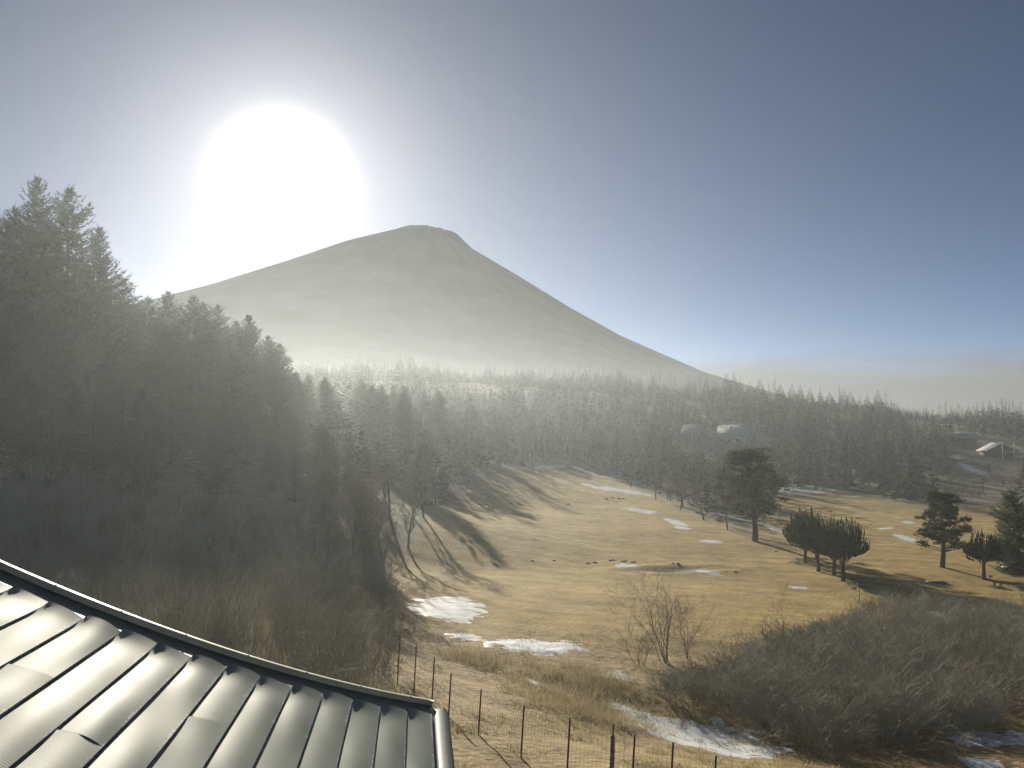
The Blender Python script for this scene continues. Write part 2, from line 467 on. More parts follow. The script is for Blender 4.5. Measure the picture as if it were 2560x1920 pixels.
# ------------------------------------------------------------------ near building with lapped metal roof
AZ = math.atan((1040 - 1280) / F)
D1 = Vector((math.sin(AZ), math.cos(AZ), 0)); E1 = Vector((math.cos(AZ), -math.sin(AZ), 0))
H0 = 3.14
ck, sk = 0.0856 * H0, 0.0444 * H0
pk = np.polyfit([0, -3.39, -6.5, -9.32, -14.8, -19], [10.8, 9.9, 9.26, 8.82, 8.5, 8.45], 3)
def verge(k): return float(np.polyval(pk, k))
NRM = (E1 * sk + Vector((0, 0, 1)) * ck).normalized()
def rp(k, b, h=0.0):
    """point on the roof: k panels down from the eave (negative = uphill), b metres along, h off the surface"""
    return E1 * (0.058 * H0 + ck * k) + D1 * b + Vector((0, 0, ZC - H0 * 1.0 - sk * k)) + NRM * h

def roof_material():
    m, nt, nd, lk, bs = new_mat('green_grey_sheet_metal')
    t = nd.new('ShaderNodeTexCoord')
    nz = nd.new('ShaderNodeTexNoise'); nz.inputs['Scale'].default_value = 1.6; nz.inputs['Detail'].default_value = 7
    lk.new(t.outputs['Object'], nz.inputs['Vector'])
    r = ramp(nd, [(0.3, (0.24, 0.28, 0.235)), (0.7, (0.31, 0.345, 0.29))]); lk.new(nz.outputs[0], r.inputs[0])
    a = nd.new('ShaderNodeAttribute'); a.attribute_name = 'lap'
    fz = nd.new('ShaderNodeTexNoise'); fz.inputs['Scale'].default_value = 38; fz.inputs['Detail'].default_value = 4
    fl = nd.new('ShaderNodeTexNoise'); fl.inputs['Scale'].default_value = 1.3; fl.inputs['Detail'].default_value = 2
    lk.new(t.outputs['Object'], fz.inputs['Vector']); lk.new(t.outputs['Object'], fl.inputs['Vector'])
    m1 = nd.new('ShaderNodeMath'); m1.operation = 'MULTIPLY'; lk.new(a.outputs['Fac'], m1.inputs[0]); lk.new(fl.outputs[0], m1.inputs[1])
    m2 = nd.new('ShaderNodeMath'); m2.operation = 'MULTIPLY'; lk.new(m1.outputs[0], m2.inputs[0]); lk.new(fz.outputs[0], m2.inputs[1])
    fr = ramp(nd, [(0.24, (0, 0, 0)), (0.30, (1, 1, 1))]); lk.new(m2.outputs[0], fr.inputs[0])
    mx = nd.new('ShaderNodeMix'); mx.data_type = 'RGBA'
    lk.new(fr.outputs[0], mx.inputs[0]); lk.new(r.outputs[0], mx.inputs[6]); mx.inputs[7].default_value = (0.62, 0.65, 0.66, 1)
    lk.new(mx.outputs[2], bs.inputs['Base Color'])
    bs.inputs['Metallic'].default_value = 0.0
    bs.inputs['Specular IOR Level'].default_value = 0.05
    rg = nd.new('ShaderNodeMapRange'); rg.inputs['To Min'].default_value = 0.50; rg.inputs['To Max'].default_value = 0.62
    lk.new(nz.outputs[0], rg.inputs['Value']); lk.new(rg.outputs[0], bs.inputs['Roughness'])
    # fine embossed ribs across the panels
    at2 = nd.new('ShaderNodeAttribute'); at2.attribute_name = 'along'
    sn = nd.new('ShaderNodeMath'); sn.operation = 'SINE'
    ml = nd.new('ShaderNodeMath'); ml.operation = 'MULTIPLY'; ml.inputs[1].default_value = 210.0
    lk.new(at2.outputs['Fac'], ml.inputs[0]); lk.new(ml.outputs[0], sn.inputs[0])
    b = nd.new('ShaderNodeBump'); b.inputs['Strength'].default_value = 0.05; b.inputs['Distance'].default_value = 0.003
    lk.new(sn.outputs[0], b.inputs['Height']); lk.new(b.outputs[0], bs.inputs['Normal'])
    return m
M['roof'] = roof_material()
M['flash'] = noisy('roof_flashing', (0.13, 0.15, 0.135), (0.17, 0.19, 0.17), 2.2, 0.5, metallic=0.0, spec=0.05, bump=0.1, bscale=3)
M['verge'] = noisy('pale_verge_metal', (0.42, 0.42, 0.34), (0.52, 0.52, 0.42), 3.0, 0.45, spec=0.06)

KMIN, B0 = -19.0, 1.6
house = empty('house', rp(0, 6) - Vector((0, 0, 0)) )
house.location = (house.location.x, house.location.y, g1(house.location.x, house.location.y))
tag(house, 'near house with lapped grey-green sheet metal roof', 'house')
HL = Vector(house.location)
def hv(p): return p - HL

# roof deck, its lower face and the flashing band on top
ks = np.linspace(KMIN, 0.12, 40); bs_ = np.linspace(0, 1, 14)
top, bot = [], []
for k in ks:
    for s in bs_:
        b = B0 + (verge(min(k, 0)) - B0) * s
        top.append(hv(rp(k, b, -0.004))); bot.append(hv(rp(k, b, -0.10)))
nk, nb = len(ks), len(bs_)
ix = np.arange(nk * nb).reshape(nk, nb)
qt = np.stack([ix[:-1, :-1], ix[1:, :-1], ix[1:, 1:], ix[:-1, 1:]], -1).reshape(-1, 4)
off = nk * nb
ring = np.concatenate([ix[0, :-1], ix[:-1, -1], ix[-1, :0:-1], ix[:0:-1, 0]])
sd = np.stack([ring, np.roll(ring, -1), np.roll(ring, -1) + off, ring + off], 1)
roof = obj('roof', mesh_np('roof', np.array([*top, *bot]), [qt, qt[:, ::-1] + off, sd], M['flash']), house)

def panel(i, b_from, b_to, seed, curl):
    rg = np.random.default_rng(seed)
    k0, k1 = -i - 1.0, -float(i)
    nu, nv = max(6, int((b_to - b_from) / 0.14)), 9
    ph = rg.uniform(0, 6.28, 4); amp = rg.uniform(0.5, 1.2)
    V, lap, alo = [], [], []
    for u in range(nu + 1):
        s = u / nu; b = b_from + (b_to - b_from) * s
        for v in range(nv + 1):
            t = v / nv
            k = k0 + (k1 - k0) * t * 0.985
            bb = b + (verge(k) - verge((k0 + k1) / 2)) * (s ** 6)
            h = 0.003 + 0.020 * t ** 1.5 + 0.016 * math.sin(math.pi * t)
            h += amp * 0.0085 * math.sin(math.pi * t) * (math.sin(b * 1.7 + ph[0]) + 0.6 * math.sin(b * 3.9 + ph[1] + 2 * t))
            endd = max(0.0, 1 - (b_to - b) / 0.42)
            h += curl * endd ** 2 * (0.048 * (1 - t) + 0.004)
            V.append(hv(rp(k, bb, h))); lap.append(max(0.0, (t - 0.72) / 0.28)); alo.append(b)
        # folded lower edge
        V.append(hv(rp(k1 * 1.0 - 0.012, bb, 0.001))); lap.append(1.0); alo.append(b)
    w = nv + 2
    ix = np.arange((nu + 1) * w).reshape(nu + 1, w)
    q = np.stack([ix[:-1, :-1], ix[:-1, 1:], ix[1:, 1:], ix[1:, :-1]], -1).reshape(-1, 4)
    # closing end faces
    ends = []
    base = len(V)
    for row, ends_b in ((nu, b_to),):
        for v in range(w):
            p = V[row * w + v]
            t = min(1.0, v / nv)
            k = k0 + (k1 - k0) * t * 0.985
            V.append(hv(rp(k, ends_b + (verge(k) - verge((k0 + k1) / 2)) + 0.012, -0.001))); lap.append(0.3); alo.append(b_to)
        for v in range(w - 1):
            ends.append([row * w + v, row * w + v + 1, base + v + 1, base + v])
    me = mesh_np('roof_panel', np.array(V), [q, np.array(ends)], M['roof'], smooth=False)
    sm = np.ones(len(me.polygons), bool)
    me.polygons.foreach_set('use_smooth', sm)
    for nm, arr in (('lap', lap), ('along', alo)):
        a = me.attributes.new(nm, 'FLOAT', 'POINT'); a.data.foreach_set('value', np.array(arr, dtype=np.float32))
    me.set_sharp_from_angle(angle=R(35)) if hasattr(me, 'set_sharp_from_angle') else None
    return me
rs = random.Random(5)
for i in range(19):
    bend = verge(-i - 0.5) - (0.46 + 0.03 * (i % 3))
    joints = sorted([b for b in (rs.uniform(3.2, bend - 1.2),) if b > 3]) if i % 2 == 0 else []
    cuts = [B0 + 0.05] + joints + [bend]
    for a, b in zip(cuts[:-1], cuts[1:]):
        obj('roof_panel', panel(i, a, b + (0.02 if b != bend else 0), 100 + i * 3 + int(a), 1.0 if b == bend else 0.25), roof)

# verge strip with screws
vk = np.linspace(KMIN, 0.05, 60)
prof = [(-0.055, 0.0), (-0.050, 0.045), (0.012, 0.052), (0.020, -0.10), (0.010, -0.10)]
V = []
for k in vk:
    for dv, h in prof: V.append(hv(rp(k, verge(min(k, 0)) + dv, h)))
npf = len(prof)
ix = np.arange(len(vk) * npf).reshape(len(vk), npf)
q = np.stack([ix[:-1, :-1], ix[1:, :-1], ix[1:, 1:], ix[:-1, 1:]], -1).reshape(-1, 4)
vt = obj('verge_trim', mesh_np('verge_trim', np.array(V), [q, [list(ix[-1, :4])]], M['verge']), roof)
scm = None
for k in np.arange(-18.2, 0, 1.92):
    p = rp(k, verge(k) - 0.018, 0.0)
    a = p + NRM * 0.044; b_ = p + NRM * 0.056
    pv, pf = tube([hv(a), hv(b_)], [0.011, 0.008], 8)
    obj('screw', mesh_np('screw', pv, pf, M['post']), vt)
# eave gutter
gp = [(0.05, -0.030), (0.14, -0.022), (0.24, -0.020), (0.32, -0.035), (0.37, -0.075), (0.38, -0.16), (0.36, -0.24), (0.30, -0.29), (0.20, -0.31), (0.12, -0.29), (0.07, -0.22), (0.05, -0.12)]
V = []
gb = np.linspace(B0, verge(0) - 0.12, 24)
for b in gb:
    for a, h in gp: V.append(hv(E1 * (0.058 * H0 + a * 0.55) + D1 * b + Vector((0, 0, ZC - H0 + h))))
npf = len(gp); ix = np.arange(len(gb) * npf).reshape(len(gb), npf)
q = np.stack([ix[:-1, :], np.roll(ix[:-1, :], -1, 1), np.roll(ix[1:, :], -1, 1), ix[1:, :]], -1).reshape(-1, 4)
gut = obj('gutter', mesh_np('gutter', np.array(V), [q], M['flash']), house)
cp = [hv(E1 * (0.058 * H0 + a * 0.55) + D1 * (verge(0) - 0.118) + Vector((0, 0, ZC - H0 + h))) for a, h in gp[:6]]
cp2 = [c + D1 * 0.01 for c in cp]
cen = hv(E1 * (0.058 * H0 + 0.3 * 0.55) + D1 * (verge(0) - 0.108) + Vector((0, 0, ZC - H0 - 0.02)))
f3 = [[j, j + 1, 12] for j in range(5)] + [[6 + j + 1, 6 + j, 12] for j in range(5)]
obj('end_cap', mesh_np('end_cap', np.array([*cp, *cp2, cen]), [np.array(f3)], M['flash']), gut)
# walls below
wk = [(-0.5 - 0.0, 0.45), ]
c0 = rp(-1.2, verge(-1.2) - 0.5, -0.12); c1 = rp(KMIN + 0.5, verge(KMIN) - 0.5, -0.12)
c2 = rp(-1.2, B0 + 0.2, -0.12); c3 = rp(KMIN + 0.5, B0 + 0.2, -0.12)
V = []
for c in (c0, c1, c3, c2):
    V += [hv(Vector((c.x, c.y, g1(c.x, c.y) - 0.3))), hv(c)]
wq = [[0, 1, 3, 2], [2, 3, 5, 4], [4, 5, 7, 6], [6, 7, 1, 0]]
obj('wall', mesh_np('wall', np.array(V), [np.array(wq)], M['wall']), house)

# ------------------------------------------------------------------ tree builders
def spruce_mesh(H, RR, seed, lvl=0.34, nbr=7, kstep=0.17, kw=0.13, kl=0.55):
    rg = np.random.default_rng(seed)
    parts = []
    z = 0.03 * H
    wob = rg.uniform(-1, 1, 8)
    while z < H * 0.985:
        t = z / H
        env = min(1.0, (1 - t) * 2.6) ** 0.85 * (0.86 + 0.14 * math.sin(t * 23 + wob[0] * 3))
        env *= 0.72 + 0.28 * min(1, t / 0.2)
        for _ in range(nbr if t < 0.9 else 5):
            az = rg.uniform(0, 2 * math.pi)
            L = max(0.22, RR * env * rg.uniform(0.62, 1.12) * (1 + 0.15 * math.sin(az * 2 + wob[1] * 6 + z * 0.6)))
            el = R(-14 + 62 * t ** 3 + rg.uniform(-8, 8))
            d = np.array([math.cos(az), math.sin(az), 0.0]); up = np.array([0, 0, 1.0])
            K = max(4, int(L / kstep))
            s = (np.arange(K) + rg.uniform(0, 1, K)) / K; s = 0.12 + 0.88 * s
            base = np.array([0, 0, z])
            hz = math.tan(el) * s * L - 0.10 * L * np.sin(np.pi * s) + 0.16 * L * s ** 3
            P = base + d[None] * (s * L)[:, None] + up[None] * hz[:, None]
            side = np.array([-d[1], d[0], 0])
            sc = min(1.0, 0.35 + L / 3.0)
            for sg in (-1, 1):
                D = d[None] * rg.uniform(0.5, 1.0, (K, 1)) + sg * side[None] * rg.uniform(0.4, 1.0, (K, 1)) + up[None] * rg.uniform(-0.15, 0.5, (K, 1))
                parts.append(kites(P, D, kl * sc * (1.15 - 0.55 * s) * rg.uniform(0.7, 1.3, K), kw * rg.uniform(0.7, 1.3, K), rg))
            D = d[None] * 0.7 + up[None] * rg.uniform(0.0, 1.0, (K, 1)) + rg.normal(size=(K, 3)) * 0.15
            parts.append(kites(P, D, kl * 0.8 * sc * rg.uniform(0.6, 1.2, K), kw * rg.uniform(0.7, 1.2, K), rg))
            tip = P[np.argmax(s)][None].repeat(3, 0)
            D = d[None] * 0.8 + up[None] * rg.uniform(0.1, 0.9, (3, 1)) + rg.normal(size=(3, 3)) * 0.3
            parts.append(kites(tip, D, kl * rg.uniform(0.9, 1.9, 3) * sc, kw * 0.55, rg))
        z += lvl * (1.15 - 0.55 * t) * rg.uniform(0.7, 1.3)
    # leader with upright shoots
    zz = rg.uniform(H * 0.93, H * 0.985, 14)
    B = np.stack([np.zeros(14), np.zeros(14), zz], 1)
    D = np.stack([rg.normal(size=14) * 0.45, rg.normal(size=14) * 0.45, np.ones(14)], 1)
    parts.append(kites(B, D, rg.uniform(0.6, 1.5, 14) * H / 28, 0.07 * H / 28 + 0.02, rg))
    parts.append(kites(np.array([[0, 0, H * 0.96]]), np.array([[0.02, 0, 1.0]]), H * 0.055, 0.10, rg))
    V, f = join(parts)
    crown = mesh_np('spruce_crown', V, f, M['spruce'])
    pz = np.linspace(-0.4, H * 0.97, 9)
    tv, tf = tube(np.stack([0.08 * np.sin(pz * 0.3), 0.08 * np.cos(pz * 0.25), pz], 1), np.interp(pz, [0, H], [H * 0.013, 0.02]), 8)
    return mesh_np('spruce_trunk', tv, tf, M['bark'], smooth=True), crown

def fir_mesh(H, RR, seed, n=1500, sharp=1.0, mat=None):
    """small far conifer"""
    rg = np.random.default_rng(seed)
    t = 1 - np.sqrt(rg.uniform(0, 1, n)) * 0.93
    env = RR * (np.minimum(1, (1 - t) * 1.25) ** sharp)
    r_ = env * np.sqrt(rg.uniform(0.12, 1.0, n)); az = rg.uniform(0, 2 * math.pi, n)
    jag = 0.85 + 0.25 * np.sin(t * 40 + az * 2)
    B = np.stack([np.cos(az) * r_ * 0.7 * jag, np.sin(az) * r_ * 0.7 * jag, t * H + 0.05 * H * 0], 1)
    D = np.stack([np.cos(az), np.sin(az), rg.uniform(-0.45, 0.15, n) + t * 0.7], 1) + rg.normal(size=(n, 3)) * 0.18
    L = (0.15 + 0.55 * env / RR) * RR * 0.42 * rg.uniform(0.6, 1.4, n)
    V1 = kites(B, D, L, L * 0.26, rg)
    V2 = kites(np.array([[0, 0, H * 0.90]] * 5), np.array([[0, 0, 1.0]] * 5) + rg.normal(size=(5, 3)) * 0.07, H * 0.11, H * 0.007, rg)
    V, f = join([V1, V2])
    crown = mesh_np('fir_crown', V, f, mat or M['fir'])
    tv, tf = tube([(0, 0, -0.4), (0.03, 0.0, H * 0.5), (0, 0.02, H * 0.95)], [H * 0.014, H * 0.009, 0.02], 6)
    return mesh_np('fir_trunk', tv, tf, M['bark']), crown

def larch_mesh(H, RR, seed):
    rg = np.random.default_rng(seed)
    n = 70
    t = rg.uniform(0.25, 0.97, n); az = rg.uniform(0, 2 * math.pi, n)
    L = RR * np.minimum(1, (1 - t) * 1.8 + 0.12) * rg.uniform(0.6, 1.15, n)
    P0 = np.stack([np.zeros(n), np.zeros(n), t * H], 1)
    D = norm(np.stack([np.cos(az), np.sin(az), rg.uniform(0.15, 0.8, n)], 1))
    P1 = P0 + D * L[:, None]
    parts = [prisms(P0, P1, 0.05, 0.016)]
    m = 5
    s = rg.uniform(0.25, 1.0, (n, m)); B = (P0[:, None] + (P1 - P0)[:, None] * s[..., None]).reshape(-1, 3)
    D2 = D[:, None].repeat(m, 1).reshape(-1, 3) * 0.7 + rg.normal(size=(n * m, 3)) * 0.5 + np.array([0, 0, 0.25])
    L2 = (L[:, None] * rg.uniform(0.2, 0.45, (n, m))).reshape(-1)
    parts.append(prisms(B, B + norm(D2) * L2[:, None], 0.018, 0.006))
    V, f = join(parts)
    crown = mesh_np('larch_crown', V, f, M['larch'])
    tv, tf = tube([(0, 0, -0.4), (0.05, 0.03, H * 0.5), (0, 0, H)], [H * 0.012, H * 0.008, 0.015], 6)
    return mesh_np('larch_trunk', tv, tf, M['bark']), crown

def branching(seed, h, stems, spread, levels=4, kids=4, r0=0.03, crook=0.25, up=0.35, trunk_frac=None):
    """leafless branching: returns P0, P1, R0, R1, level arrays"""
    rg = np.random.default_rng(seed)
    out = []
    def grow(p, d, L, r, lev):
        nseg = 3 if lev < levels else 2
        for i in range(nseg):
            d2 = d + rg.normal(size=3) * crook; d2[2] += up * 0.15; d2 /= np.linalg.norm(d2)
            q = p + d2 * (L / nseg)
            out.append((p, q, r, r * 0.78, lev)); p, d, r = q, d2, r * 0.78
            if lev < levels:
                for _ in range(int(rg.integers(1, kids))):
                    ax = rg.normal(size=3); nd_ = d + ax / np.linalg.norm(ax) * rg.uniform(0.5, 1.0); nd_[2] += up * 0.3
                    nd_ /= np.linalg.norm(nd_)
                    grow(p, nd_, L * rg.uniform(0.42, 0.68), r * 0.6, lev + 1)
    for s in range(stems):
        a = rg.uniform(0, 2 * math.pi); lean = rg.uniform(0.1, 1.0) * spread
        d = np.array([math.cos(a) * lean, math.sin(a) * lean, 1.0]); d /= np.linalg.norm(d)
        b = np.array([math.cos(a), math.sin(a), 0]) * rg.uniform(0, 0.15) * h * spread
        grow(b, d, h * rg.uniform(0.55, 0.75), r0 * rg.uniform(0.7, 1.1), 1)
    P0 = np.array([o[0] for o in out]); P1 = np.array([o[1] for o in out])
    return P0, P1, np.array([o[2] for o in out]), np.array([o[3] for o in out]), np.array([o[4] for o in out])

def bare_tree_mesh(seed, h, spread=0.5, r0=None, mat='twig', kids=4, levels=5, minr=0.006):
    r0 = r0 or h * 0.018
    P0, P1, A, B, lv = branching(seed, h, 1, 0.15, levels, kids, r0, 0.22, 0.5)
    A = np.maximum(A, minr); B = np.maximum(B, minr * 0.8)
    sc = h / max(1e-3, P1[:, 2].max()); P0 = P0 * sc; P1 = P1 * sc
    tr = lv == 1
    P0t = P0[tr].copy(); P0t[0, 2] = -0.3
    tv, tf = prisms(P0t, P1[tr], A[tr], B[tr], 7)
    cv, cf = prisms(P0[~tr], P1[~tr], A[~tr], B[~tr], 3)
    return mesh_np('bare_trunk', tv, tf, M['bark']), mesh_np('bare_crown', cv, cf, M[mat])

def shrub_mesh(seed, h, stems, spread, levels=3, kids=4, r0=0.018, mat='twig', crook=0.28, minr=0.004):
    P0, P1, A, B, lv = branching(seed, h, stems, spread, levels, kids, r0, crook, 0.3)
    A = np.maximum(A, minr); B = np.maximum(B, minr * 0.8)
    keep = P1[:, 2] > -0.05
    P0, P1, A, B, lv = P0[keep], P1[keep], A[keep], B[keep], lv[keep]
    st = lv == 1
    return prisms(P0[st], P1[st], A[st], B[st], 5), prisms(P0[~st], P1[~st], A[~st], B[~st], 3)

def make_tree(name, meshes, loc, sc=1.0, rz=0.0, sxy=None, tilt=0.0):
    o = empty(name, loc, rz)
    o.scale = (sxy or sc, sxy or sc, sc)
    if tilt: o.rotation_euler = (tilt * math.cos(rz), tilt * math.sin(rz), rz)
    for nm, me in zip(('trunk', 'crown'), meshes):
        obj(nm, me, o)
    return o

# ------------------------------------------------------------------ tall spruces of the left wood
SPH = [28.0, 24.0, 22.0]
spr = [spruce_mesh(SPH[0], 4.6, 11), spruce_mesh(SPH[1], 4.4, 23), spruce_mesh(SPH[2], 4.0, 37, lvl=0.36)]
spots = [(-150, 470, 84, 0, 'spruce rising at the dense end of the wood behind the roof'), (-60, 520, 90, 1, None), (36, 515, 86, 2, None),
         (95, 443, 84, 0, 'tallest spruce of the wood, its top above all others'), (172, 466, 84, 1, 'second tallest spruce, twin-pointed beside the tallest one'),
         (247, 566, 86, 0, 'tall spruce with open gappy side towards the mountain'), (312, 694, 90, 1, 'shorter spruce stepping down beside the tall group'),
         (371, 742, 100, 2, None), (421, 729, 97, 0, 'slender spruce with a sharp single leader between broader crowns'), (484, 738, 99, 2, 'broad-topped spruce with a tufted crown before the mountain flank'),
         (512, 756, 102, 1, None), (545, 762, 104, 0, None), (590, 800, 108, 2, None), (622, 786, 107, 1, None), (672, 838, 112, 2, None), (700, 858, 116, 1, None)]
fills = [(10, 640, 96), (70, 600, 98), (140, 610, 97), (205, 640, 95), (265, 720, 95), (330, 790, 96), (400, 810, 92), (455, 800, 94), (520, 830, 97), (570, 850, 99),
         (640, 880, 104), (690, 905, 108), (120, 780, 78), (30, 760, 80), (220, 830, 80), (310, 880, 82), (-80, 700, 82), (430, 920, 84), (540, 940, 88), (620, 960, 94),
         (-160, 640, 95), (740, 930, 118)]
def top_tree(name, px, py, Y, kind, meshes, heights):
    Y *= 1.32; p = at(px, py, Y); g = g1(p.x, Y); sc = (p.z - g) / heights[kind]
    o = make_tree(name, meshes[kind], (p.x, Y, g), sc, random.uniform(0, 6.28), sxy=0.5 + 0.5 * sc if sc < 1.2 else sc)
    return o
for px, py, Y, kd, lab in spots:
    o = top_tree('spruce_tree', px, py, Y, kd, spr, SPH)
    tag(o, lab or 'dark spruce in the row along the edge of the wood', 'tree', 'tall spruces of the wood')
for q_, (px, py, Y) in enumerate(fills):
    tag(top_tree('spruce_tree', px, py, Y, q_ % 3, spr, SPH), 'lower spruce filling the wood beneath the taller spires', 'tree', 'lower spruces of the wood')

for q_, (x, Y, h) in enumerate([(-20, 172, 14), (-26, 184, 13.5), (-30, 198, 13), (-24, 205, 14.5), (-35, 214, 14), (-17, 215, 15), (-29, 226, 14), (-42, 190, 12), (-34, 168, 13), (-22, 232, 14), (-10, 236, 13), (-46, 235, 11)]):
    g = g1(x, Y); k = q_ % 3
    o = make_tree('spruce_tree', spr[k], (x, Y, g), h / SPH[k], q_ * 1.3, sxy=h / SPH[k] * 1.15)
    tag(o, 'spruce at the wood margin throwing its shadow across the fairway', 'tree', 'spruces on the wood margin')
cnt = 0
while cnt < 34:
    Y = rng.uniform(85, 150); px_ = rng.uniform(-60, 930); x = (px_ - 1280) / F * Y; g = g1(x, Y)
    h = rng.uniform(5.5, 11.0); py_t = float(project(np.array([x]), np.array([Y]), np.array([g + h]))[1][0])
    if py_t < np.interp(px_, [0, 300, 700, 930], [800, 930, 990, 1080]): continue
    if px_ > 850 and Y > 100: continue
    k = cnt % 3; cnt += 1
    o = make_tree('spruce_tree', spr[k], (x, Y, g), h / SPH[k], rng.uniform(0, 6.28), sxy=h / SPH[k] * 1.35)
    tag(o, 'young spruce in the undergrowth below the tall spruces', 'tree', 'young spruces of the wood')

# ------------------------------------------------------------------ ridge and slope woods
SKX = [640, 720, 830, 890, 1000, 1100, 1180, 1300, 1400, 1500, 1560, 1620, 1700, 1760, 1800, 1850, 1900, 2000, 2100, 2180, 2240, 2272, 2330, 2440, 2480, 2560, 2700]
SKY = [880, 886, 900, 890, 894, 902, 925, 912, 925, 908, 912, 935, 948, 945, 936, 940, 954, 964, 980, 982, 998, 1024, 1020, 1016, 1004, 1016, 1016]
def skyline(px): return np.interp(px, SKX, SKY)
FH = 14.0
firs = [fir_mesh(FH, 2.6, 201), fir_mesh(FH, 3.0, 202, sharp=0.8), fir_mesh(FH, 2.2, 203, n=1300), fir_mesh(FH, 3.4, 204, n=1900, sharp=0.85)]
larches = [larch_mesh(FH, 2.6, 301), larch_mesh(FH, 2.2, 302), larch_mesh(FH, 3.0, 303)]
px = 745.0
while px < 2600:
    Y = rng.uniform(425, 470)
    bare_p = 0.62 if px < 1620 else (0.16 if px < 2260 else 0.45)
    isb = rng.uniform() < bare_p
    py = float(skyline(px)) + rng.uniform(-12, 14) - (14 if isb and px > 1650 else 0)
    p = at(px, py, Y); g = g1(p.x, Y); sc = max(0.5, (p.z - g) / FH)
    if isb:
        o = make_tree('larch_tree', larches[int(rng.integers(3))], (p.x, Y, g), sc, rng.uniform(0, 6.28), sxy=rng.uniform(0.75, 1.15))
        tag(o, 'leafless larch standing against the sky along the wooded ridge', 'tree', 'bare larches on the ridge')
    else:
        big = 1735 < px < 2290
        o = make_tree('fir_tree', firs[(1, 0, 1, 3)[int(rng.integers(4))] if big else int(rng.integers(4))], (p.x, Y, g), sc, rng.uniform(0, 6.28), sxy=rng.uniform(1.05, 1.5) if big else rng.uniform(0.8, 1.25))
        if big: px += rng.uniform(6, 16)
        tag(o, 'dark pointed conifer on the crest of the wooded ridge', 'tree', 'conifers on the ridge')
    px += rng.uniform(7, 17)

px = 760.0
while px < 2640:
    Y = rng.uniform(440, 500)
    py = float(skyline(px)) + (rng.uniform(20, 44) if px > 1735 else rng.uniform(6, 34))
    p = at(px, py, Y); g = g1(p.x, Y); sc = max(0.45, (p.z - g) / FH)
    o = make_tree('fir_tree', firs[int(rng.integers(4))], (p.x, Y, g), sc, rng.uniform(0, 6.28), sxy=rng.uniform(1.2, 1.7))
    tag(o, 'dark conifer in the second rank just behind the ridge crest', 'tree', 'conifers behind the ridge crest')
    px += rng.uniform(9, 17)

def free_spot(px_, py_, top_py, Y):
    if py_ > np.interp(px_, EDGE_X, EDGE_Y) - 4: return False
    if 1690 < px_ < 1945 and top_py < 1100 and Y < 312: return False       # keep the lodge roofs in view
    if px_ > 2300 + 90 * math.sin(Y * 0.31) and Y < 345 and top_py < 1225 and (2375 < px_ < 2560 or math.sin(px_ * 7.7 + Y) > -0.3): return False
    if px_ < 760 and Y < 125: return False
    return True
ind, stuff = [], []
for _ in range(300):
    Y = rng.uniform(345, 445); px_ = rng.uniform(2180, 2660); x = (px_ - 1280) / F * Y; g = g1(x, Y); h = rng.uniform(7, 12)
    if project(np.array([x]), np.array([Y]), np.array([g + h]))[1][0] > skyline(px_) + 8: stuff.append((x, Y, g, h, rng.uniform() < 0.2))
tries = 0
while tries < 9000 and len(ind) + len(stuff) < 1500:
    tries += 1
    Y = math.sqrt(rng.uniform(120 ** 2, 440 ** 2)); px_ = rng.uniform(640, 2680); x = (px_ - 1280) / F * Y
    g = g1(x, Y); h = rng.uniform(8, 13.5) * (0.75 if Y < 220 else 1)
    pr = project(np.array([x, x]), np.array([Y, Y]), np.array([g, g + h])); pxx, pyy, pyt = pr[0][0], pr[1][0], pr[1][1]
    if not free_spot(pxx, pyy, pyt, Y): continue
    if pyt < skyline(pxx) + 16: continue
    bare = rng.uniform() < (0.6 if pxx < 1750 else 0.25)
    (ind if (Y < 330 and len(ind) < 240) else stuff).append((x, Y, g, h, bare))
bares = [bare_tree_mesh(401, 10), bare_tree_mesh(402, 9, kids=4), bare_tree_mesh(403, 11, kids=4)]
BH = [10, 9, 11]
for x, Y, g, h, bare in ind:
    if bare and rng.uniform() < 0.5:
        k = int(rng.integers(3)); o = make_tree('bare_tree', bares[k], (x, Y, g), h / BH[k] * 0.9, rng.uniform(0, 6.28))
        tag(o, 'bare broadleaf tree in the wood behind the fairway', 'tree', 'bare trees of the slope wood')
    elif bare:
        o = make_tree('larch_tree', larches[int(rng.integers(3))], (x, Y, g), h / FH, rng.uniform(0, 6.28), sxy=h / FH * 1.1)
        tag(o, 'leafless larch standing inside the wood below the ridge', 'tree', 'bare larches of the slope wood')
    else:
        o = make_tree('fir_tree', firs[int(rng.integers(4))], (x, Y, g), h / FH, rng.uniform(0, 6.28), sxy=h / FH * rng.uniform(1.0, 1.3))
        tag(o, 'dark conifer inside the wood below the ridge', 'tree', 'conifers of the slope wood')
def low_fir(x, y, z, h, rr, rg, n=150):
    t = 1 - np.sqrt(rg.uniform(0, 1, n)) * 0.95
    env = rr * np.minimum(1, (1 - t) * 1.35); az = rg.uniform(0, 6.283, n); r_ = env * rg.uniform(0.3, 0.8, n)
    B = np.stack([x + np.cos(az) * r_, y + np.sin(az) * r_, z + t * h], 1)
    D = np.stack([np.cos(az), np.sin(az), rg.uniform(-0.3, 0.5, n)], 1)
    L = rr * 0.42 * rg.uniform(0.6, 1.3, n)
    return kites(B, D, L, L * 0.34, rg)
parts, partsb = [], []
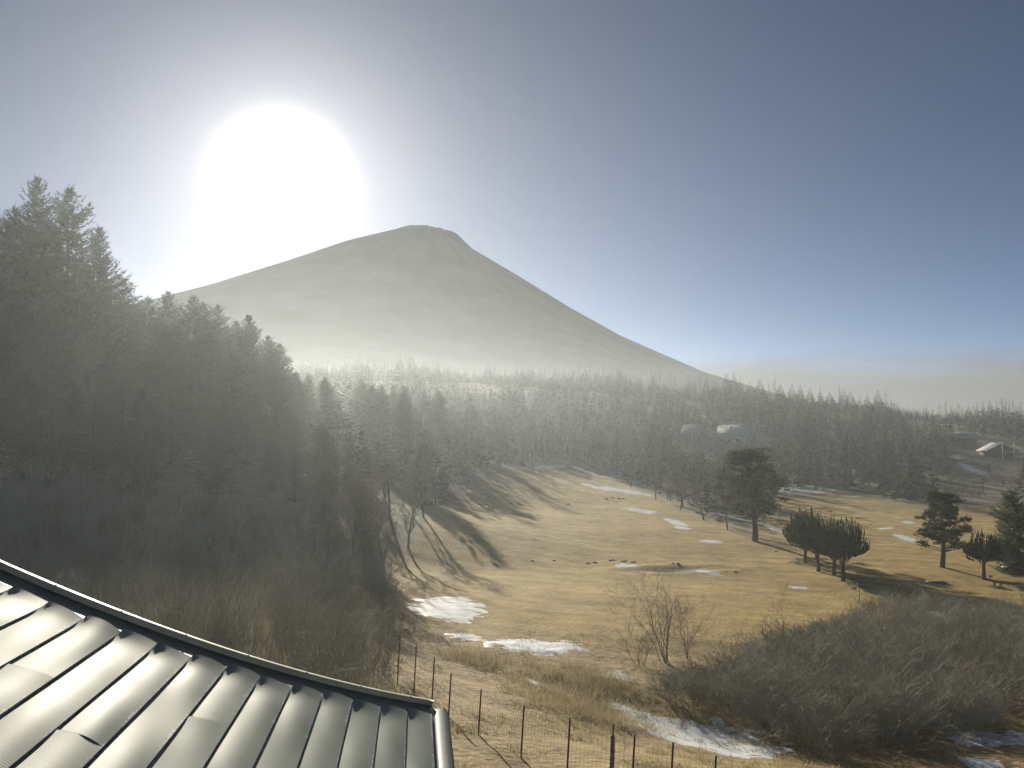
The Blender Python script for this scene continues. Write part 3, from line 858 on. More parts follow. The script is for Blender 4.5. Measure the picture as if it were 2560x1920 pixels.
for x, Y, g, h, bare in stuff:
    if bare:
        n = 26; t = rng.uniform(0.2, 1, n)[:, None]; az = rng.uniform(0, 6.283, n)
        P0 = np.array([x, Y, g]) + np.concatenate([np.zeros((n, 2)), t * h * 0.9], 1)
        D = norm(np.stack([np.cos(az), np.sin(az), rng.uniform(0.3, 1.1, n)], 1)) * (h * 0.2)
        partsb.append(prisms(P0, P0 + D, 0.05, 0.015)); partsb.append(prisms([[x, Y, g - 0.3]], [[x, Y, g + h]], 0.14, 0.03))
    else:
        parts.append(low_fir(x, Y, g, h, 2.6, rng))
# far wooded hill
cnt = 0
while cnt < 450:
    x = rng.uniform(-270, 20); Y = rng.uniform(490, 620); g = g1(x, Y)
    parts.append(low_fir(x, Y, g, rng.uniform(6, 8.5), 3.0, rng, 50)); cnt += 1
V, f = join(parts)
tag(obj('forest', mesh_np('forest', V, f, M['fir'])), 'far mass of dark conifers covering the hillside', 'forest', kind='stuff')
V, f = join(partsb)
tag(obj('bare_woodland', mesh_np('bare_woodland', V, f, M['larch'])), 'far mass of leafless trees among the hillside conifers', 'forest', kind='stuff')

# ------------------------------------------------------------------ trees on the golf course
def juniper_mesh(seed, H, W, trunk_h, lean=0.0):
    rg = np.random.default_rng(seed)
    parts, stp0, stp1 = [], [], []
    n = 190
    for _ in range(n):
        az = rg.uniform(0, 6.283); q = math.sqrt(rg.uniform(0, 1))
        rtop = W * q; hz = H * (1.0 - 0.42 * q ** 2.2) * rg.uniform(0.78, 1.04)
        tipp = np.array([math.cos(az) * rtop + lean, math.sin(az) * rtop, max(hz, trunk_h + 0.5)])
        base = np.array([math.cos(az) * rtop * 0.22, math.sin(az) * rtop * 0.22, trunk_h * rg.uniform(0.8, 1.3) + 0.15 * q * H])
        d = tipp - base; L = np.linalg.norm(d); d /= L
        K = int(16 + L * 8)
        s = rg.uniform(0.15, 1.0, K) ** 0.8
        bow = np.sin(np.pi * s)[:, None] * np.array([math.cos(az), math.sin(az), -0.15]) * 0.16 * W
        P = base + d * (s * L)[:, None] + bow
        D = d[None] * 0.9 + np.array([0, 0, 0.7]) + rg.normal(size=(K, 3)) * (0.5 - 0.3 * s[:, None])
        parts.append(kites(P, D, rg.uniform(0.20, 0.42, K) * (1.05 - 0.35 * s), 0.11, rg))
        parts.append(kites(np.repeat((base + d * L)[None], 3, 0), d[None] * 0.5 + np.array([0, 0, 0.9]) + rg.normal(size=(3, 3)) * 0.12, rg.uniform(0.25, 0.6, 3), 0.07, rg))
        if rg.uniform() < 0.25: stp0.append(base); stp1.append(base + d * L * 0.7)
    V, f = join(parts)
    crown = mesh_np('juniper_crown', V, f, M['juniper'])
    a = tube([(0, 0, -0.3), (0.05, 0.02, trunk_h * 0.5), (lean * 0.2, 0, trunk_h * 1.1), (lean * 0.5, 0, H * 0.55)], [0.24, 0.19, 0.16, 0.05], 9)
    b = prisms(np.array(stp0), np.array(stp1), 0.05, 0.015, 4)
    V, f = join([a, b])
    return mesh_np('juniper_trunk', V, f, M['bark'], smooth=True), crown

def pine_mesh(seed, H, W, trunk_h, lean=0.0, clumps=60, conic=0.4):
    rg = np.random.default_rng(seed)
    parts, p0, p1 = [], [], []
    for _ in range(clumps):
        t = rg.uniform(0, 1) ** 0.85; az = rg.uniform(0, 6.283)
        z = trunk_h + (H - trunk_h) * t
        w = W * (1 - conic * t) * math.sin(math.pi * (0.12 + 0.80 * (t * 0.85 + 0.1))) ** 0.5
        r_ = w * rg.uniform(0.35, 1.0)
        c = np.array([math.cos(az) * r_ + lean * t, math.sin(az) * r_, z])
        b = np.array([lean * t * 0.6, 0, z - 0.25 * r_ - 0.1]); p0.append(b); p1.append(c)
        K = 120; u = norm(rg.normal(size=(K, 3)) * np.array([1, 1, 0.6]) + np.array([0, 0, 0.25]))
        cr = rg.uniform(0.55, 1.0) * 0.16 * (W + H * 0.4)
        P = c + u * rg.uniform(0, 0.75, (K, 1)) * cr * np.array([1, 1, 0.55])
        parts.append(kites(P, u * 0.8 + np.array([0, 0, 0.45]), rg.uniform(0.22, 0.42, K), 0.10, rg))
    V, f = join(parts)
    crown = mesh_np('pine_crown', V, f, M['pine'])
    zs = np.linspace(-0.3, H * 0.9, 8)
    a = tube(np.stack([lean * np.clip(zs / H, 0, 1) ** 1.3 + 0.08 * np.sin(zs), 0.06 * np.cos(zs * 1.3), zs], 1), np.interp(zs, [0, H], [0.032 * H + 0.05, 0.04]), 9)
    b = prisms(np.array(p0), np.array(p1), 0.06, 0.02, 4)
    V, f = join([a, b])
    return mesh_np('pine_trunk', V, f, M['bark'], smooth=True), crown

def px_h(p, py_top):
    """height of a thing standing at ground point p whose top is seen at row py_top"""
    return at(1280, py_top, p.y).z - p.z
p = gpx(2108, 1453); h = px_h(p, 1298); make_t = juniper_mesh(501, h, h * 0.46, h * 0.24)
tag(make_tree('juniper_tree', make_t, p, 1, 0.4), 'vase-shaped pruned juniper with thick trunk at the fairway edge', 'tree')
p = gpx(2086, 1437); h = px_h(p, 1312)
tag(make_tree('juniper_tree', juniper_mesh(502, h, h * 0.34, h * 0.22), p, 1, 1.4), 'juniper crowded right behind the thick-trunked one', 'tree')
p = gpx(2046, 1428); h = px_h(p, 1285)
tag(make_tree('juniper_tree', juniper_mesh(503, h, h * 0.40, h * 0.22, lean=-0.7), p, 1, 0), 'leaning juniper with slanted trunk in the clump', 'tree')
p = gpx(2014, 1408); h = px_h(p, 1276)
tag(make_tree('juniper_tree', juniper_mesh(504, h, h * 0.42, h * 0.18), p, 1, 2.2), 'juniper with flame-like shoots at the far end of the clump', 'tree')
p = gpx(2460, 1448); h = px_h(p, 1335)
tag(make_tree('juniper_tree', juniper_mesh(505, h, h * 0.42, h * 0.3), p, 1, 4.0), 'small round juniper beside the large dark conifer', 'tree')
p = gpx(2357, 1418); h = px_h(p, 1235)
tag(make_tree('pine_tree', pine_mesh(511, h, h * 0.40, h * 0.24, lean=0.3, clumps=85), p, 1, 0.5), 'lone pine with broad layered crown on open turf', 'tree')
p = gpx(1888, 1353); h = px_h(p, 1125)
tag(make_tree('pine_tree', pine_mesh(512, h, h * 0.40, h * 0.25, lean=-0.8, clumps=110, conic=0.25), p, 1, 0.2), 'large spreading pine with bent trunk beside the wood edge', 'tree')
p = gpx(2535, 1430); h = px_h(p, 1225)
t_, c_ = spruce_mesh(h, h * 0.30, 513, lvl=0.17, nbr=10, kstep=0.11, kw=0.09, kl=0.38)
tag(make_tree('conifer_tree', (t_, c_), p, 1, 0.2), 'large dark spreading conifer behind the small round juniper', 'tree')
for (a, b_, tp, sd) in [(1700, 1275, 1165, 521), (1760, 1300, 1180, 522), (1640, 1250, 1150, 523), (1820, 1325, 1195, 524), (1575, 1218, 1130, 525), (1500, 1190, 1110, 526)]:
    p = gpx(a, b_); h = px_h(p, tp)
    k = sd % 3; o = make_tree('bare_tree', bares[k], p, h / BH[k], sd * 1.0)
    tag(o, 'bare broadleaf tree along the far edge of the near fairway', 'tree', 'bare trees edging the fairway')
for q_ in range(22):
    a = 2335 + q_ * 11 + rng.uniform(-5, 5); b_ = rng.uniform(1168, 1252)
    if 2400 < a < 2470 and b_ < 1190: continue
    p = gpx(a, b_); k = q_ % 3
    o = make_tree('bare_tree', bares[k], p, rng.uniform(2.6, 4.6) / BH[k], a, sxy=rng.uniform(0.4, 0.6))
    tag(o, 'low bare tree on the slope below the far cottages', 'tree', 'bare trees below the cottages')
for (a, b_, tp, sd) in [(960, 1440, 1230, 1), (905, 1455, 1200, 2), (860, 1460, 1150, 0), (1020, 1370, 1190, 1), (930, 1400, 1120, 2), (1090, 1260, 1080, 0), (800, 1470, 1170, 1),
                        (1160, 1205, 1060, 1), (1060, 1295, 1090, 2), (985, 1330, 1080, 0), (880, 1400, 1060, 1), (1240, 1180, 1050, 2)]:
    p = gpx(a, b_); h = px_h(p, tp)
    o = make_tree('bare_tree', bares[sd], p, h / BH[sd], a * 0.37)
    tag(o, 'bare tree where the spruce wood meets the fairway', 'tree', 'bare trees on the wood margin')

# ------------------------------------------------------------------ shrubs, thicket, dry grass
def shrub(name, seed, p, h, stems, spread, label, group=None, **kw):
    o = empty(name, p)
    (sv, sf), (cv, cf) = shrub_mesh(seed, h, stems, spread, **kw)
    obj('stems', mesh_np('shrub_stems', sv, sf, M['twig']), o)
    obj('twigs', mesh_np('shrub_twigs', cv, cf, M['twig']), o)
    return tag(o, label, 'shrub', group)
p = gpx(1660, 1655); shrub('bare_shrub', 601, p, 4.1, 9, 0.42, 'tall twiggy shrub with fanning stems above the gully', levels=4, kids=3, r0=0.03)
p = gpx(1718, 1648); shrub('bare_shrub', 602, p, 3.3, 5, 0.28, 'slim upright shrub beside the fanning one', levels=4, kids=3, r0=0.026)
p = gpx(1950, 1625); shrub('bare_shrub', 603, p, 3.2, 6, 0.9, 'gnarled crooked shrub rising from the thicket edge', levels=4, kids=3, r0=0.032, crook=0.45)
p = gpx(1600, 1665); shrub('bare_shrub', 604, p, 2.4, 7, 0.9, 'low spreading shrub at the foot of the bank', levels=3, kids=4)
parts = []
protos = []
for s in range(6):
    P0, P1, A, B, lv = branching(700 + s, 1.0, 8, 0.75, 3, 4, 0.010, 0.32, 0.25)
    protos.append((P0, P1, lv))
thick = [(1620, 1690, 1.6), (1560, 1720, 1.2)]
poly_n = 0
TOPX = [1500, 1620, 1760, 1850, 2000, 2120, 2200, 2300, 2420, 2560, 2800]
TOPY = [1745, 1690, 1640, 1585, 1555, 1520, 1470, 1470, 1480, 1470, 1450]
tries = 0
while poly_n < 330 and tries < 9000:
    tries += 1
    Y = rng.uniform(36, 74); px_ = rng.uniform(1500, 2680); x = (px_ - 1280) / F * Y; g = g1(x, Y)
    pr = project(np.array([x]), np.array([Y]), np.array([g])); py_ = pr[1][0]
    ty = np.interp(px_, TOPX, TOPY)
    h = (py_ - ty) / F * Y
    if h < 0.9: continue
    lowb = np.interp(px_, [1500, 1600, 1750, 1950, 2150, 2330, 2560], [1760, 1775, 1800, 1870, 1930, 1850, 1800])
    if py_ > lowb: continue
    if abs(px_ - (2310 + (py_ - 1650) * 1.4)) < 26 and py_ > 1640: continue
    h = min(h, rng.uniform(1.8, 3.6)) * rng.uniform(0.75, 1.0)
    P0, P1, lv = protos[int(rng.integers(6))]
    a = rng.uniform(0, 6.283); c, s = math.cos(a), math.sin(a); Rm = np.array([[c, -s, 0], [s, c, 0], [0, 0, 1]]).T
    S = np.array([h * 1.05, h * 1.05, h]); T = np.array([x, Y, g - 0.05])
    rad = np.array([0, 0.016, 0.009, 0.006])[np.minimum(lv, 3)]
    parts.append(prisms((P0 @ Rm) * S + T, (P1 @ Rm) * S + T, rad, rad * 0.7))
    poly_n += 1
V, f = join(parts)
tag(obj('thicket', mesh_np('thicket', V, f, M['brush'])), 'tangled leafless thicket filling the gully below the fairway', 'thicket', kind='stuff')

# brush and saplings between the roof and the spruce wood
parts = []
cnt = 0
while cnt < 330:
    Y = rng.uniform(22, 84); px_ = rng.uniform(-60, 960); x = (px_ - 1280) / F * Y; g = g1(x, Y)
    if Y < 30 and px_ > 900: continue
    h = rng.uniform(1.4, 3.4) * (1.4 if Y > 55 else 1)
    P0, P1, lv = protos[int(rng.integers(6))]
    a = rng.uniform(0, 6.283); c, s = math.cos(a), math.sin(a); Rm = np.array([[c, -s, 0], [s, c, 0], [0, 0, 1]]).T
    S = np.array([h * 0.8, h * 0.8, h]); T = np.array([x, Y, g - 0.05])
    rad = np.array([0, 0.016, 0.009, 0.006])[np.minimum(lv, 3)]
    parts.append(prisms((P0 @ Rm) * S + T, (P1 @ Rm) * S + T, rad, rad * 0.7)); cnt += 1
V, f = join(parts)
tag(obj('undergrowth', mesh_np('undergrowth', V, f, M['brush'])), 'leafless undergrowth between the metal roof and the spruces', 'undergrowth', kind='stuff')

def tufts(n, sampler, hmin, hmax, per, wid, lean=0.5):
    parts = []
    B, D, L = [], [], []
    k = 0
    while k < n:
        x, Y = sampler()
        if x is None: continue
        g = g1(x, Y); k += 1
        m = per
        B.append(np.stack([x + rng.normal(size=m) * 0.16, Y + rng.normal(size=m) * 0.16, np.full(m, g - 0.03)], 1))
        D.append(np.stack([rng.normal(size=m) * lean, rng.normal(size=m) * lean, np.ones(m)], 1)); L.append(rng.uniform(hmin, hmax, m) * rng.uniform(0.6, 1.1))
    return kites(np.concatenate(B), np.concatenate(D), np.concatenate(L), wid, rng)
def s_left():
    Y = math.sqrt(rng.uniform(20 ** 2, 92 ** 2)); px_ = rng.uniform(-40, 940)
    return ((px_ - 1280) / F * Y, Y)
def s_bank():
    Y = rng.uniform(22, 60); px_ = rng.uniform(930, 2200); x = (px_ - 1280) / F * Y
    if noise.noise(Vector((x * 0.35, Y * 0.35, 0))) < 0.02: return None, None
    return (x, Y)
def s_mound():
    c = random.choice([(1390, 1690, 3.0), (1470, 1700, 2.6), (1420, 1760, 2.4), (1180, 1650, 2.0), (1560, 1740, 2.6), (1500, 1800, 2.0)])
    p = at(c[0], c[1], 42.0); q = gpx(c[0], c[1])
    return (q.x + rng.normal() * c[2] * 0.6, q.y + rng.normal() * c[2] * 0.6)
V, f = join([tufts(5200, s_left, 0.7, 1.9, 9, 0.024, 0.22)])
tag(obj('dry_reeds', mesh_np('dry_reeds', V, f, M['reed'])), 'pale dry reeds growing below the metal roof', 'reeds', kind='stuff')
V, f = join([tufts(2600, s_bank, 0.12, 0.34, 10, 0.02, 0.6), tufts(900, s_mound, 0.3, 0.75, 12, 0.018, 0.6)])
tag(obj('dry_grass', mesh_np('dry_grass', V, f, M['reed'])), 'dry grass tussocks on the rough bank', 'grass', kind='stuff')
def s_field():
    px_ = rng.uniform(900, 2560); py_ = rng.uniform(1280, 1640)
    p = gpx(px_, py_)
    return (p.x, p.y)

# ------------------------------------------------------------------ fence
posts = [(1000, 1560, 1702, 36.0), (1041, 1611, 1726, 34.2), (1086, 1643, 1742, 32.4), (1128, 1682, 1800, 30.3), (1203, 1723, 1830, 28.2), (1310, 1763, 1905, 25.8), (1425, 1794, 1950, 24.0),
         (1587, 1848, 1985, 22.2), (1683, 1880, 2010, 21.2), (1790, 1915, 2060, 20.3)]
fence = empty('wire_fence', (at(1310, 1905, 25.8).x, 25.8, g1(at(1310, 1905, 25.8).x, 25.8)))
tag(fence, 'thin dark post and wire mesh fence along the rough bank', 'fence')
FL = Vector(fence.location)
tops, bots = [], []
for q_, (px_, pt, pb, Y) in enumerate(posts):
    t_ = at(px_, pt, Y); gb_ = g1(t_.x, Y)
    b_ = Vector((t_.x - 0.10, Y, gb_ - 0.25))
    hgt = min(max(t_.z - gb_, 1.35), 1.9)
    t_ = Vector((t_.x, Y, gb_ + hgt))
    tops.append(t_ - FL); bots.append(Vector((t_.x - 0.10, Y, gb_)) - FL)
    r_ = 0.026
    V, f = tube([b_ - FL, (b_ + t_) / 2 - FL, t_ - FL], [r_, r_, r_ * 0.9], 8)
    obj('post', mesh_np('post', V, f, M['post']), fence)
t_ = at(1532, 1836, 23.0); g = g1(t_.x, 23.0)
V, f = tube([Vector((t_.x - 0.05, 23.0, g - 0.3)) - FL, Vector((t_.x, 23.0, g + 1.15)) - FL], [0.06, 0.055], 10)
obj('post', mesh_np('thick_post', V, f, M['old_post']), fence)
V, f = tube([Vector((t_.x, 23.0, g + 1.13)) - FL, Vector((t_.x + 0.02, 23.0, g + 1.45)) - FL], [0.022, 0.02], 8)
obj('post', mesh_np('post_rod', V, f, M['post']), fence)
for a in range(len(tops) - 1):
    P0, P1 = [], []
    for s in np.linspace(0.06, 0.94, 8):
        P0.append(bots[a].lerp(tops[a], s)); P1.append(bots[a + 1].lerp(tops[a + 1], s))
    nv = max(6, int((tops[a + 1] - tops[a]).length / 0.15))
    for i in range(1, nv):
        s = i / nv
        b_ = bots[a].lerp(bots[a + 1], s); t_ = tops[a].lerp(tops[a + 1], s)
        P0.append(b_.lerp(t_, 0.04)); P1.append(b_.lerp(t_, 0.94))
    V, f = prisms(np.array(P0), np.array(P1), 0.0022, 0.0022, 3)
    obj('wire_mesh', mesh_np('wire_mesh', V, f, M['wire']), fence)

# ------------------------------------------------------------------ snow
def snow(label, px_, py_, rx, ry, ang=0.0, thr=0.0, cell=None, seed=0, ns=None, thick=0.05):
    """ragged snow patch draped on the ground; size from its outline in the photograph on the ground"""
    c = gpx(px_, py_)
    a_, b_ = gpx(px_ - rx * math.cos(ang), py_ - rx * math.sin(ang)), gpx(px_ + rx * math.cos(ang), py_ + rx * math.sin(ang))
    u_ = Vector((b_.x - a_.x, b_.y - a_.y)) / 2; lu = u_.length; ud = u_ / lu
    n_, f_ = gpx(px_, py_ + ry), gpx(px_, py_ - ry)
    lv_ = max(0.25, abs((Vector((f_.x - n_.x, f_.y - n_.y)) / 2).dot(Vector((-ud.y, ud.x)))))
    m = Vector(((a_.x + b_.x) / 2, (a_.y + b_.y) / 2)); vd = Vector((-ud.y, ud.x))
    cell = cell or max(0.12, min(lu, lv_) / 14)
    nu, nv = int(2.4 * lu / cell), int(2.4 * lv_ / cell)
    nu, nv = min(nu, 110), min(nv, 90)
    uu = np.linspace(-1.2, 1.2, nu + 1); vv = np.linspace(-1.2, 1.2, nv + 1)
    UU, VV = np.meshgrid(uu, vv)
    X = m.x + ud.x * UU * lu + vd.x * VV * lv_; Yy = m.y + ud.y * UU * lu + vd.y * VV * lv_
    ns = ns or 1.6 / max(0.8, min(lu, lv_))
    H = np.zeros_like(X)
    for j in range(X.shape[0]):
        for i in range(X.shape[1]):
            v = Vector((X[j, i] * ns, Yy[j, i] * ns * 1.6, seed * 3.7))
            H[j, i] = 1 - (UU[j, i] ** 2 + VV[j, i] ** 2) + 0.95 * noise.noise(v) + 0.5 * noise.noise(v * 3.1) + 0.45 * noise.noise(v * 7.0) + 0.35 * noise.noise(v * 15.0) - thr
    Z = gz(X.ravel(), Yy.ravel()).reshape(X.shape) + np.clip(H * 0.25, -0.4, 1) * thick * 2.2 + 0.008
    quad = []
    ix = np.arange(X.size).reshape(X.shape)
    keep = (np.maximum.reduce([H[:-1, :-1], H[1:, :-1], H[1:, 1:], H[:-1, 1:]]) > -0.05)
    for j, i in zip(*np.nonzero(keep)):
        quad.append([ix[j, i], ix[j, i + 1], ix[j + 1, i + 1], ix[j + 1, i]])
    if not quad: return
    quad = np.array(quad); used = np.unique(quad); remap = -np.ones(X.size, int); remap[used] = np.arange(len(used))
    V = np.stack([X, Yy, Z], -1).reshape(-1, 3)[used]
    o = Vector((m.x, m.y, g1(m.x, m.y)))
    ob = obj('snow_patch', mesh_np('snow_patch', V - np.array(o), [remap[quad]], M['snow'], smooth=True))
    ob.location = o
    return tag(ob, label, 'snow', 'old snow patches')
snow('large ragged sunlit snow patch beside the wood margin', 1120, 1518, 85, 30, 0.12, 0.15, seed=1)
snow('thin broken line of snow above the rough bank', 1165, 1594, 62, 9, 0.03, 0.45, seed=2)
snow('small clump of snow at the end of the broken line', 1224, 1610, 14, 9, 0.1, 0.1, seed=3)
snow('bright snow bank above the brown mound', 1345, 1612, 88, 19, -0.03, 0.0, seed=4, thick=0.1)
snow('short crumbly snow strip along the mound foot', 1335, 1706, 24, 7, 0.7, 0.2, seed=5)
snow('long pale snow streak across the far fairway', 1540, 1224, 80, 5, 0.17, 0.15, seed=6, cell=0.4, thick=0.1)
snow('snow at the top corner of the fairway', 1375, 1166, 42, 5, -0.08, 0.1, seed=7, cell=0.5, thick=0.15)
snow('knobbly snow patch halfway up the fairway', 1602, 1277, 28, 7, 0.25, 0.15, seed=8, cell=0.25)
snow('narrow snow patch below the knobbly one', 1690, 1306, 24, 7, 0.4, 0.15, seed=9, cell=0.2)
snow('small snow streak beneath the narrow patch', 1706, 1320, 17, 4, 0.25, 0.1, seed=10, cell=0.2)
snow('thin snow streak in the middle of the fairway', 1778, 1354, 24, 4, 0.15, 0.1, seed=11, cell=0.2)
snow('tiny lone snow sliver on the smooth turf near the stakes', 1995, 1469, 20, 3, 0.02, 0.1, seed=12, cell=0.14)
snow('wide shaded snow sheet in the gully behind the fence', 1770, 1838, 190, 38, 0.28, 0.25, seed=13)
snow('shaded snow tongue reaching up into the thicket', 1580, 1785, 50, 16, 0.55, 0.2, seed=14)
snow('bluish snow between the mound and the shrubs', 1545, 1690, 38, 13, 0.05, 0.25, seed=15)
snow('shaded snow patch beside the dense thicket', 2490, 1848, 92, 34, -0.08, 0.3, seed=16)
snow('rounded snow patch beside the thicket foot', 2455, 1908, 50, 14, 0.0, 0.1, seed=17)
snow('diagonal snow trail through the thicket', 2375, 1700, 85, 12, 0.7, 0.25, seed=18)
snow('snow pocket behind the upper thicket', 2385, 1540, 48, 9, 0.2, 0.2, seed=19)
snow('broad bluish snow strip at the foot of the wood', 2010, 1226, 75, 9, 0.1, 0.2, seed=20, cell=0.5, thick=0.12)
snow('narrow shaded snow streak beside the spreading pine', 1935, 1322, 26, 5, 0.42, 0.1, seed=21, cell=0.25)
snow('small blue-white snow patch near the lone pine', 2265, 1345, 26, 6, 0.35, 0.1, seed=22, cell=0.2)
snow('tiny snow fleck on the second fairway', 2215, 1321, 13, 3, 0.05, 0.0, seed=23, cell=0.2)
snow('little snow streak just below the lone pine crown', 2272, 1306, 14, 3, 0.0, 0.0, seed=24, cell=0.2)
snow('snowy bank beside the far houses', 2430, 1172, 36, 8, 0.45, 0.1, seed=25, cell=0.6, thick=0.15)
snow('snow strip in front of the far houses', 2395, 1142, 22, 5, 0.05, 0.1, seed=26, cell=0.6, thick=0.15)
snow('sunlit snow sliver inside the bunker hollow', 1568, 1414, 26, 4, 0.03, -0.1, seed=27, cell=0.12)
snow('snow strip along the bunker lip', 1762, 1431, 30, 5, 0.2, -0.1, seed=28, cell=0.12)

# bunker sand
bx_, by_ = [], []
V, Q = [], []
nr, na = 6, 40
ba = R(14)
for r_ in range(nr + 1):
    for a in range(na):
        th_ = 2 * math.pi * a / na; rr_ = r_ / nr * (0.80 + 0.08 * math.sin(3 * th_) + 0.05 * math.sin(5 * th_ + 1))
        u_, v_ = 5.2 * rr_ * math.cos(th_), 1.55 * rr_ * math.sin(th_)
        x, y = bp.x + u_ * math.cos(ba) - v_ * math.sin(ba), bp.y + u_ * math.sin(ba) + v_ * math.cos(ba)
        V.append((x, y, g1(x, y) + 0.03))
for r_ in range(nr):
    for a in range(na):
        Q.append([r_ * na + a, (r_ + 1) * na + a, (r_ + 1) * na + (a + 1) % na, r_ * na + (a + 1) % na])
V = np.array(V); o0 = V.mean(0)
ob = obj('bunker', mesh_np('bunker', V - o0, [np.array(Q)], M['sand'], smooth=True)); ob.location = o0
tag(ob, 'shallow crescent sand bunker in the smooth turf', 'bunker')

# mole hills and dark clods
clod_me = []
for s in range(4):
    rg = np.random.default_rng(900 + s); V, Q = [], []
    nr, na = 4, 10
    V.append((0, 0, 0.13))
    for r_ in range(1, nr + 1):
        for a in range(na):
            th_ = 2 * math.pi * a / na; q = r_ / nr
            V.append((0.32 * q * math.cos(th_) * rg.uniform(0.8, 1.2), 0.26 * q * math.sin(th_) * rg.uniform(0.8, 1.2), 0.14 * (1 - q * q) * rg.uniform(0.7, 1.2) - (0.03 if r_ == nr else 0)))
    T = [[0, 1 + a, 1 + (a + 1) % na] for a in range(na)]
    for r_ in range(nr - 1):
        for a in range(na): Q.append([1 + r_ * na + a, 1 + (r_ + 1) * na + a, 1 + (r_ + 1) * na + (a + 1) % na, 1 + r_ * na + (a + 1) % na])
    clod_me.append(mesh_np('mole_hill', np.array(V), [np.array(T), np.array(Q)], M['dirt'], smooth=True))
clods = {'beside the bunker': [(1470, 1409), (1487, 1407), (1525, 1402), (1533, 1401), (1556, 1404), (1563, 1403), (1580, 1406), (1586, 1406), (1682, 1410), (1695, 1409), (1697, 1413)],
         'on the upper near fairway': [(1515, 1247), (1531, 1245), (1548, 1247), (1558, 1247), (1420, 1261), (1276, 1260)],
         'around the juniper tops on the second fairway': [(1982, 1277), (1999, 1274), (2004, 1281), (2027, 1283), (2050, 1278), (2075, 1278), (1992, 1283), (2062, 1292), (2050, 1291), (2115, 1300), (2143, 1297), (2175, 1312)],
         'on the turf near the stakes': [(1838, 1430), (1940, 1379), (1330, 1402), (1385, 1402)]}
kq = 0
for where, pts in clods.items():
    for px_, py_ in pts:
        p = gpx(px_, py_); o = obj('mole_hill', clod_me[kq % 4]); kq += 1
        s = min(1.3, max(0.5, p.y / 130)); o.location = p; o.scale = (s * rng.uniform(0.8, 1.3), s, s * rng.uniform(0.8, 1.2)); o.rotation_euler = (0, 0, rng.uniform(0, 6.28))
        tag(o, 'small dark mole hill ' + where, 'mole hill', 'mole hills ' + where)

# ------------------------------------------------------------------ small course furniture
for px_, py_, pt, lab in [(2148, 1484, 1468, 'short black marker stake in the turf below the junipers'), (2148, 1507, 1485, 'taller black marker stake beside the thicket edge')]:
    p = gpx(px_, py_); h = px_h(p, pt)
    o = empty('marker_stake', p)
    V, f = tube([(0, 0, -0.2), (0.01, 0, h * 0.5), (0.02, 0, h)], [0.035, 0.033, 0.03], 8); obj('shaft', mesh_np('shaft', V, f, M['post']), o)
    V, f = tube([(0.02, 0, h), (0.021, 0, h + 0.05)], [0.036, 0.012], 8); obj('tip', mesh_np('tip', V, f, M['post']), o)
    tag(o, lab, 'stake')
p = gpx(2340, 1457); o = empty('tee_mat', p)
V, f = boxes([(-0.9, 0.9, -0.35, 0.35, -0.02, 0.10)]); obj('base', mesh_np('base', V, f, M['post']), o)
V, f = boxes([(-0.87, 0.87, -0.32, 0.32, 0.103, 0.16)]); obj('turf_pad', mesh_np('turf_pad', V, f, M['green']), o)
tag(o, 'low turquoise-green tee mat lying on the turf', 'mat')
p = gpx(2525, 1428); o = empty('bench', p, 0.2)
V, f = boxes([(-0.9, 0.9, -0.2, 0.2, 0.42, 0.50)]); obj('seat', mesh_np('seat', V, f, M['white']), o)
for sx in (-0.7, 0.7):
    V, f = boxes([(sx - 0.05, sx + 0.05, -0.16, 0.16, -0.1, 0.418)]); obj('leg', mesh_np('leg', V, f, M['post']), o)
tag(o, 'white bench under the dark spreading conifer', 'bench')
p = gpx(2477, 1452); o = empty('tee_sign', p)
V, f = boxes([(-0.02, 0.02, -0.02, 0.02, -0.1, 0.35)]); obj('stem', mesh_np('stem', V, f, M['post']), o)
V, f = boxes([(-0.20, 0.20, -0.025, 0.025, 0.353, 0.56)]); b_ = obj('board', mesh_np('board', V, f, M['red']), o)
for sx in (-0.09, 0.09):
    V, f = boxes([(sx - 0.06, sx + 0.06, -0.030, -0.0255, 0.40, 0.52)]); obj('marking', mesh_np('marking', V, f, M['white']), b_)
tag(o, 'tiny red sign with two white marks beside juniper trunk', 'sign')

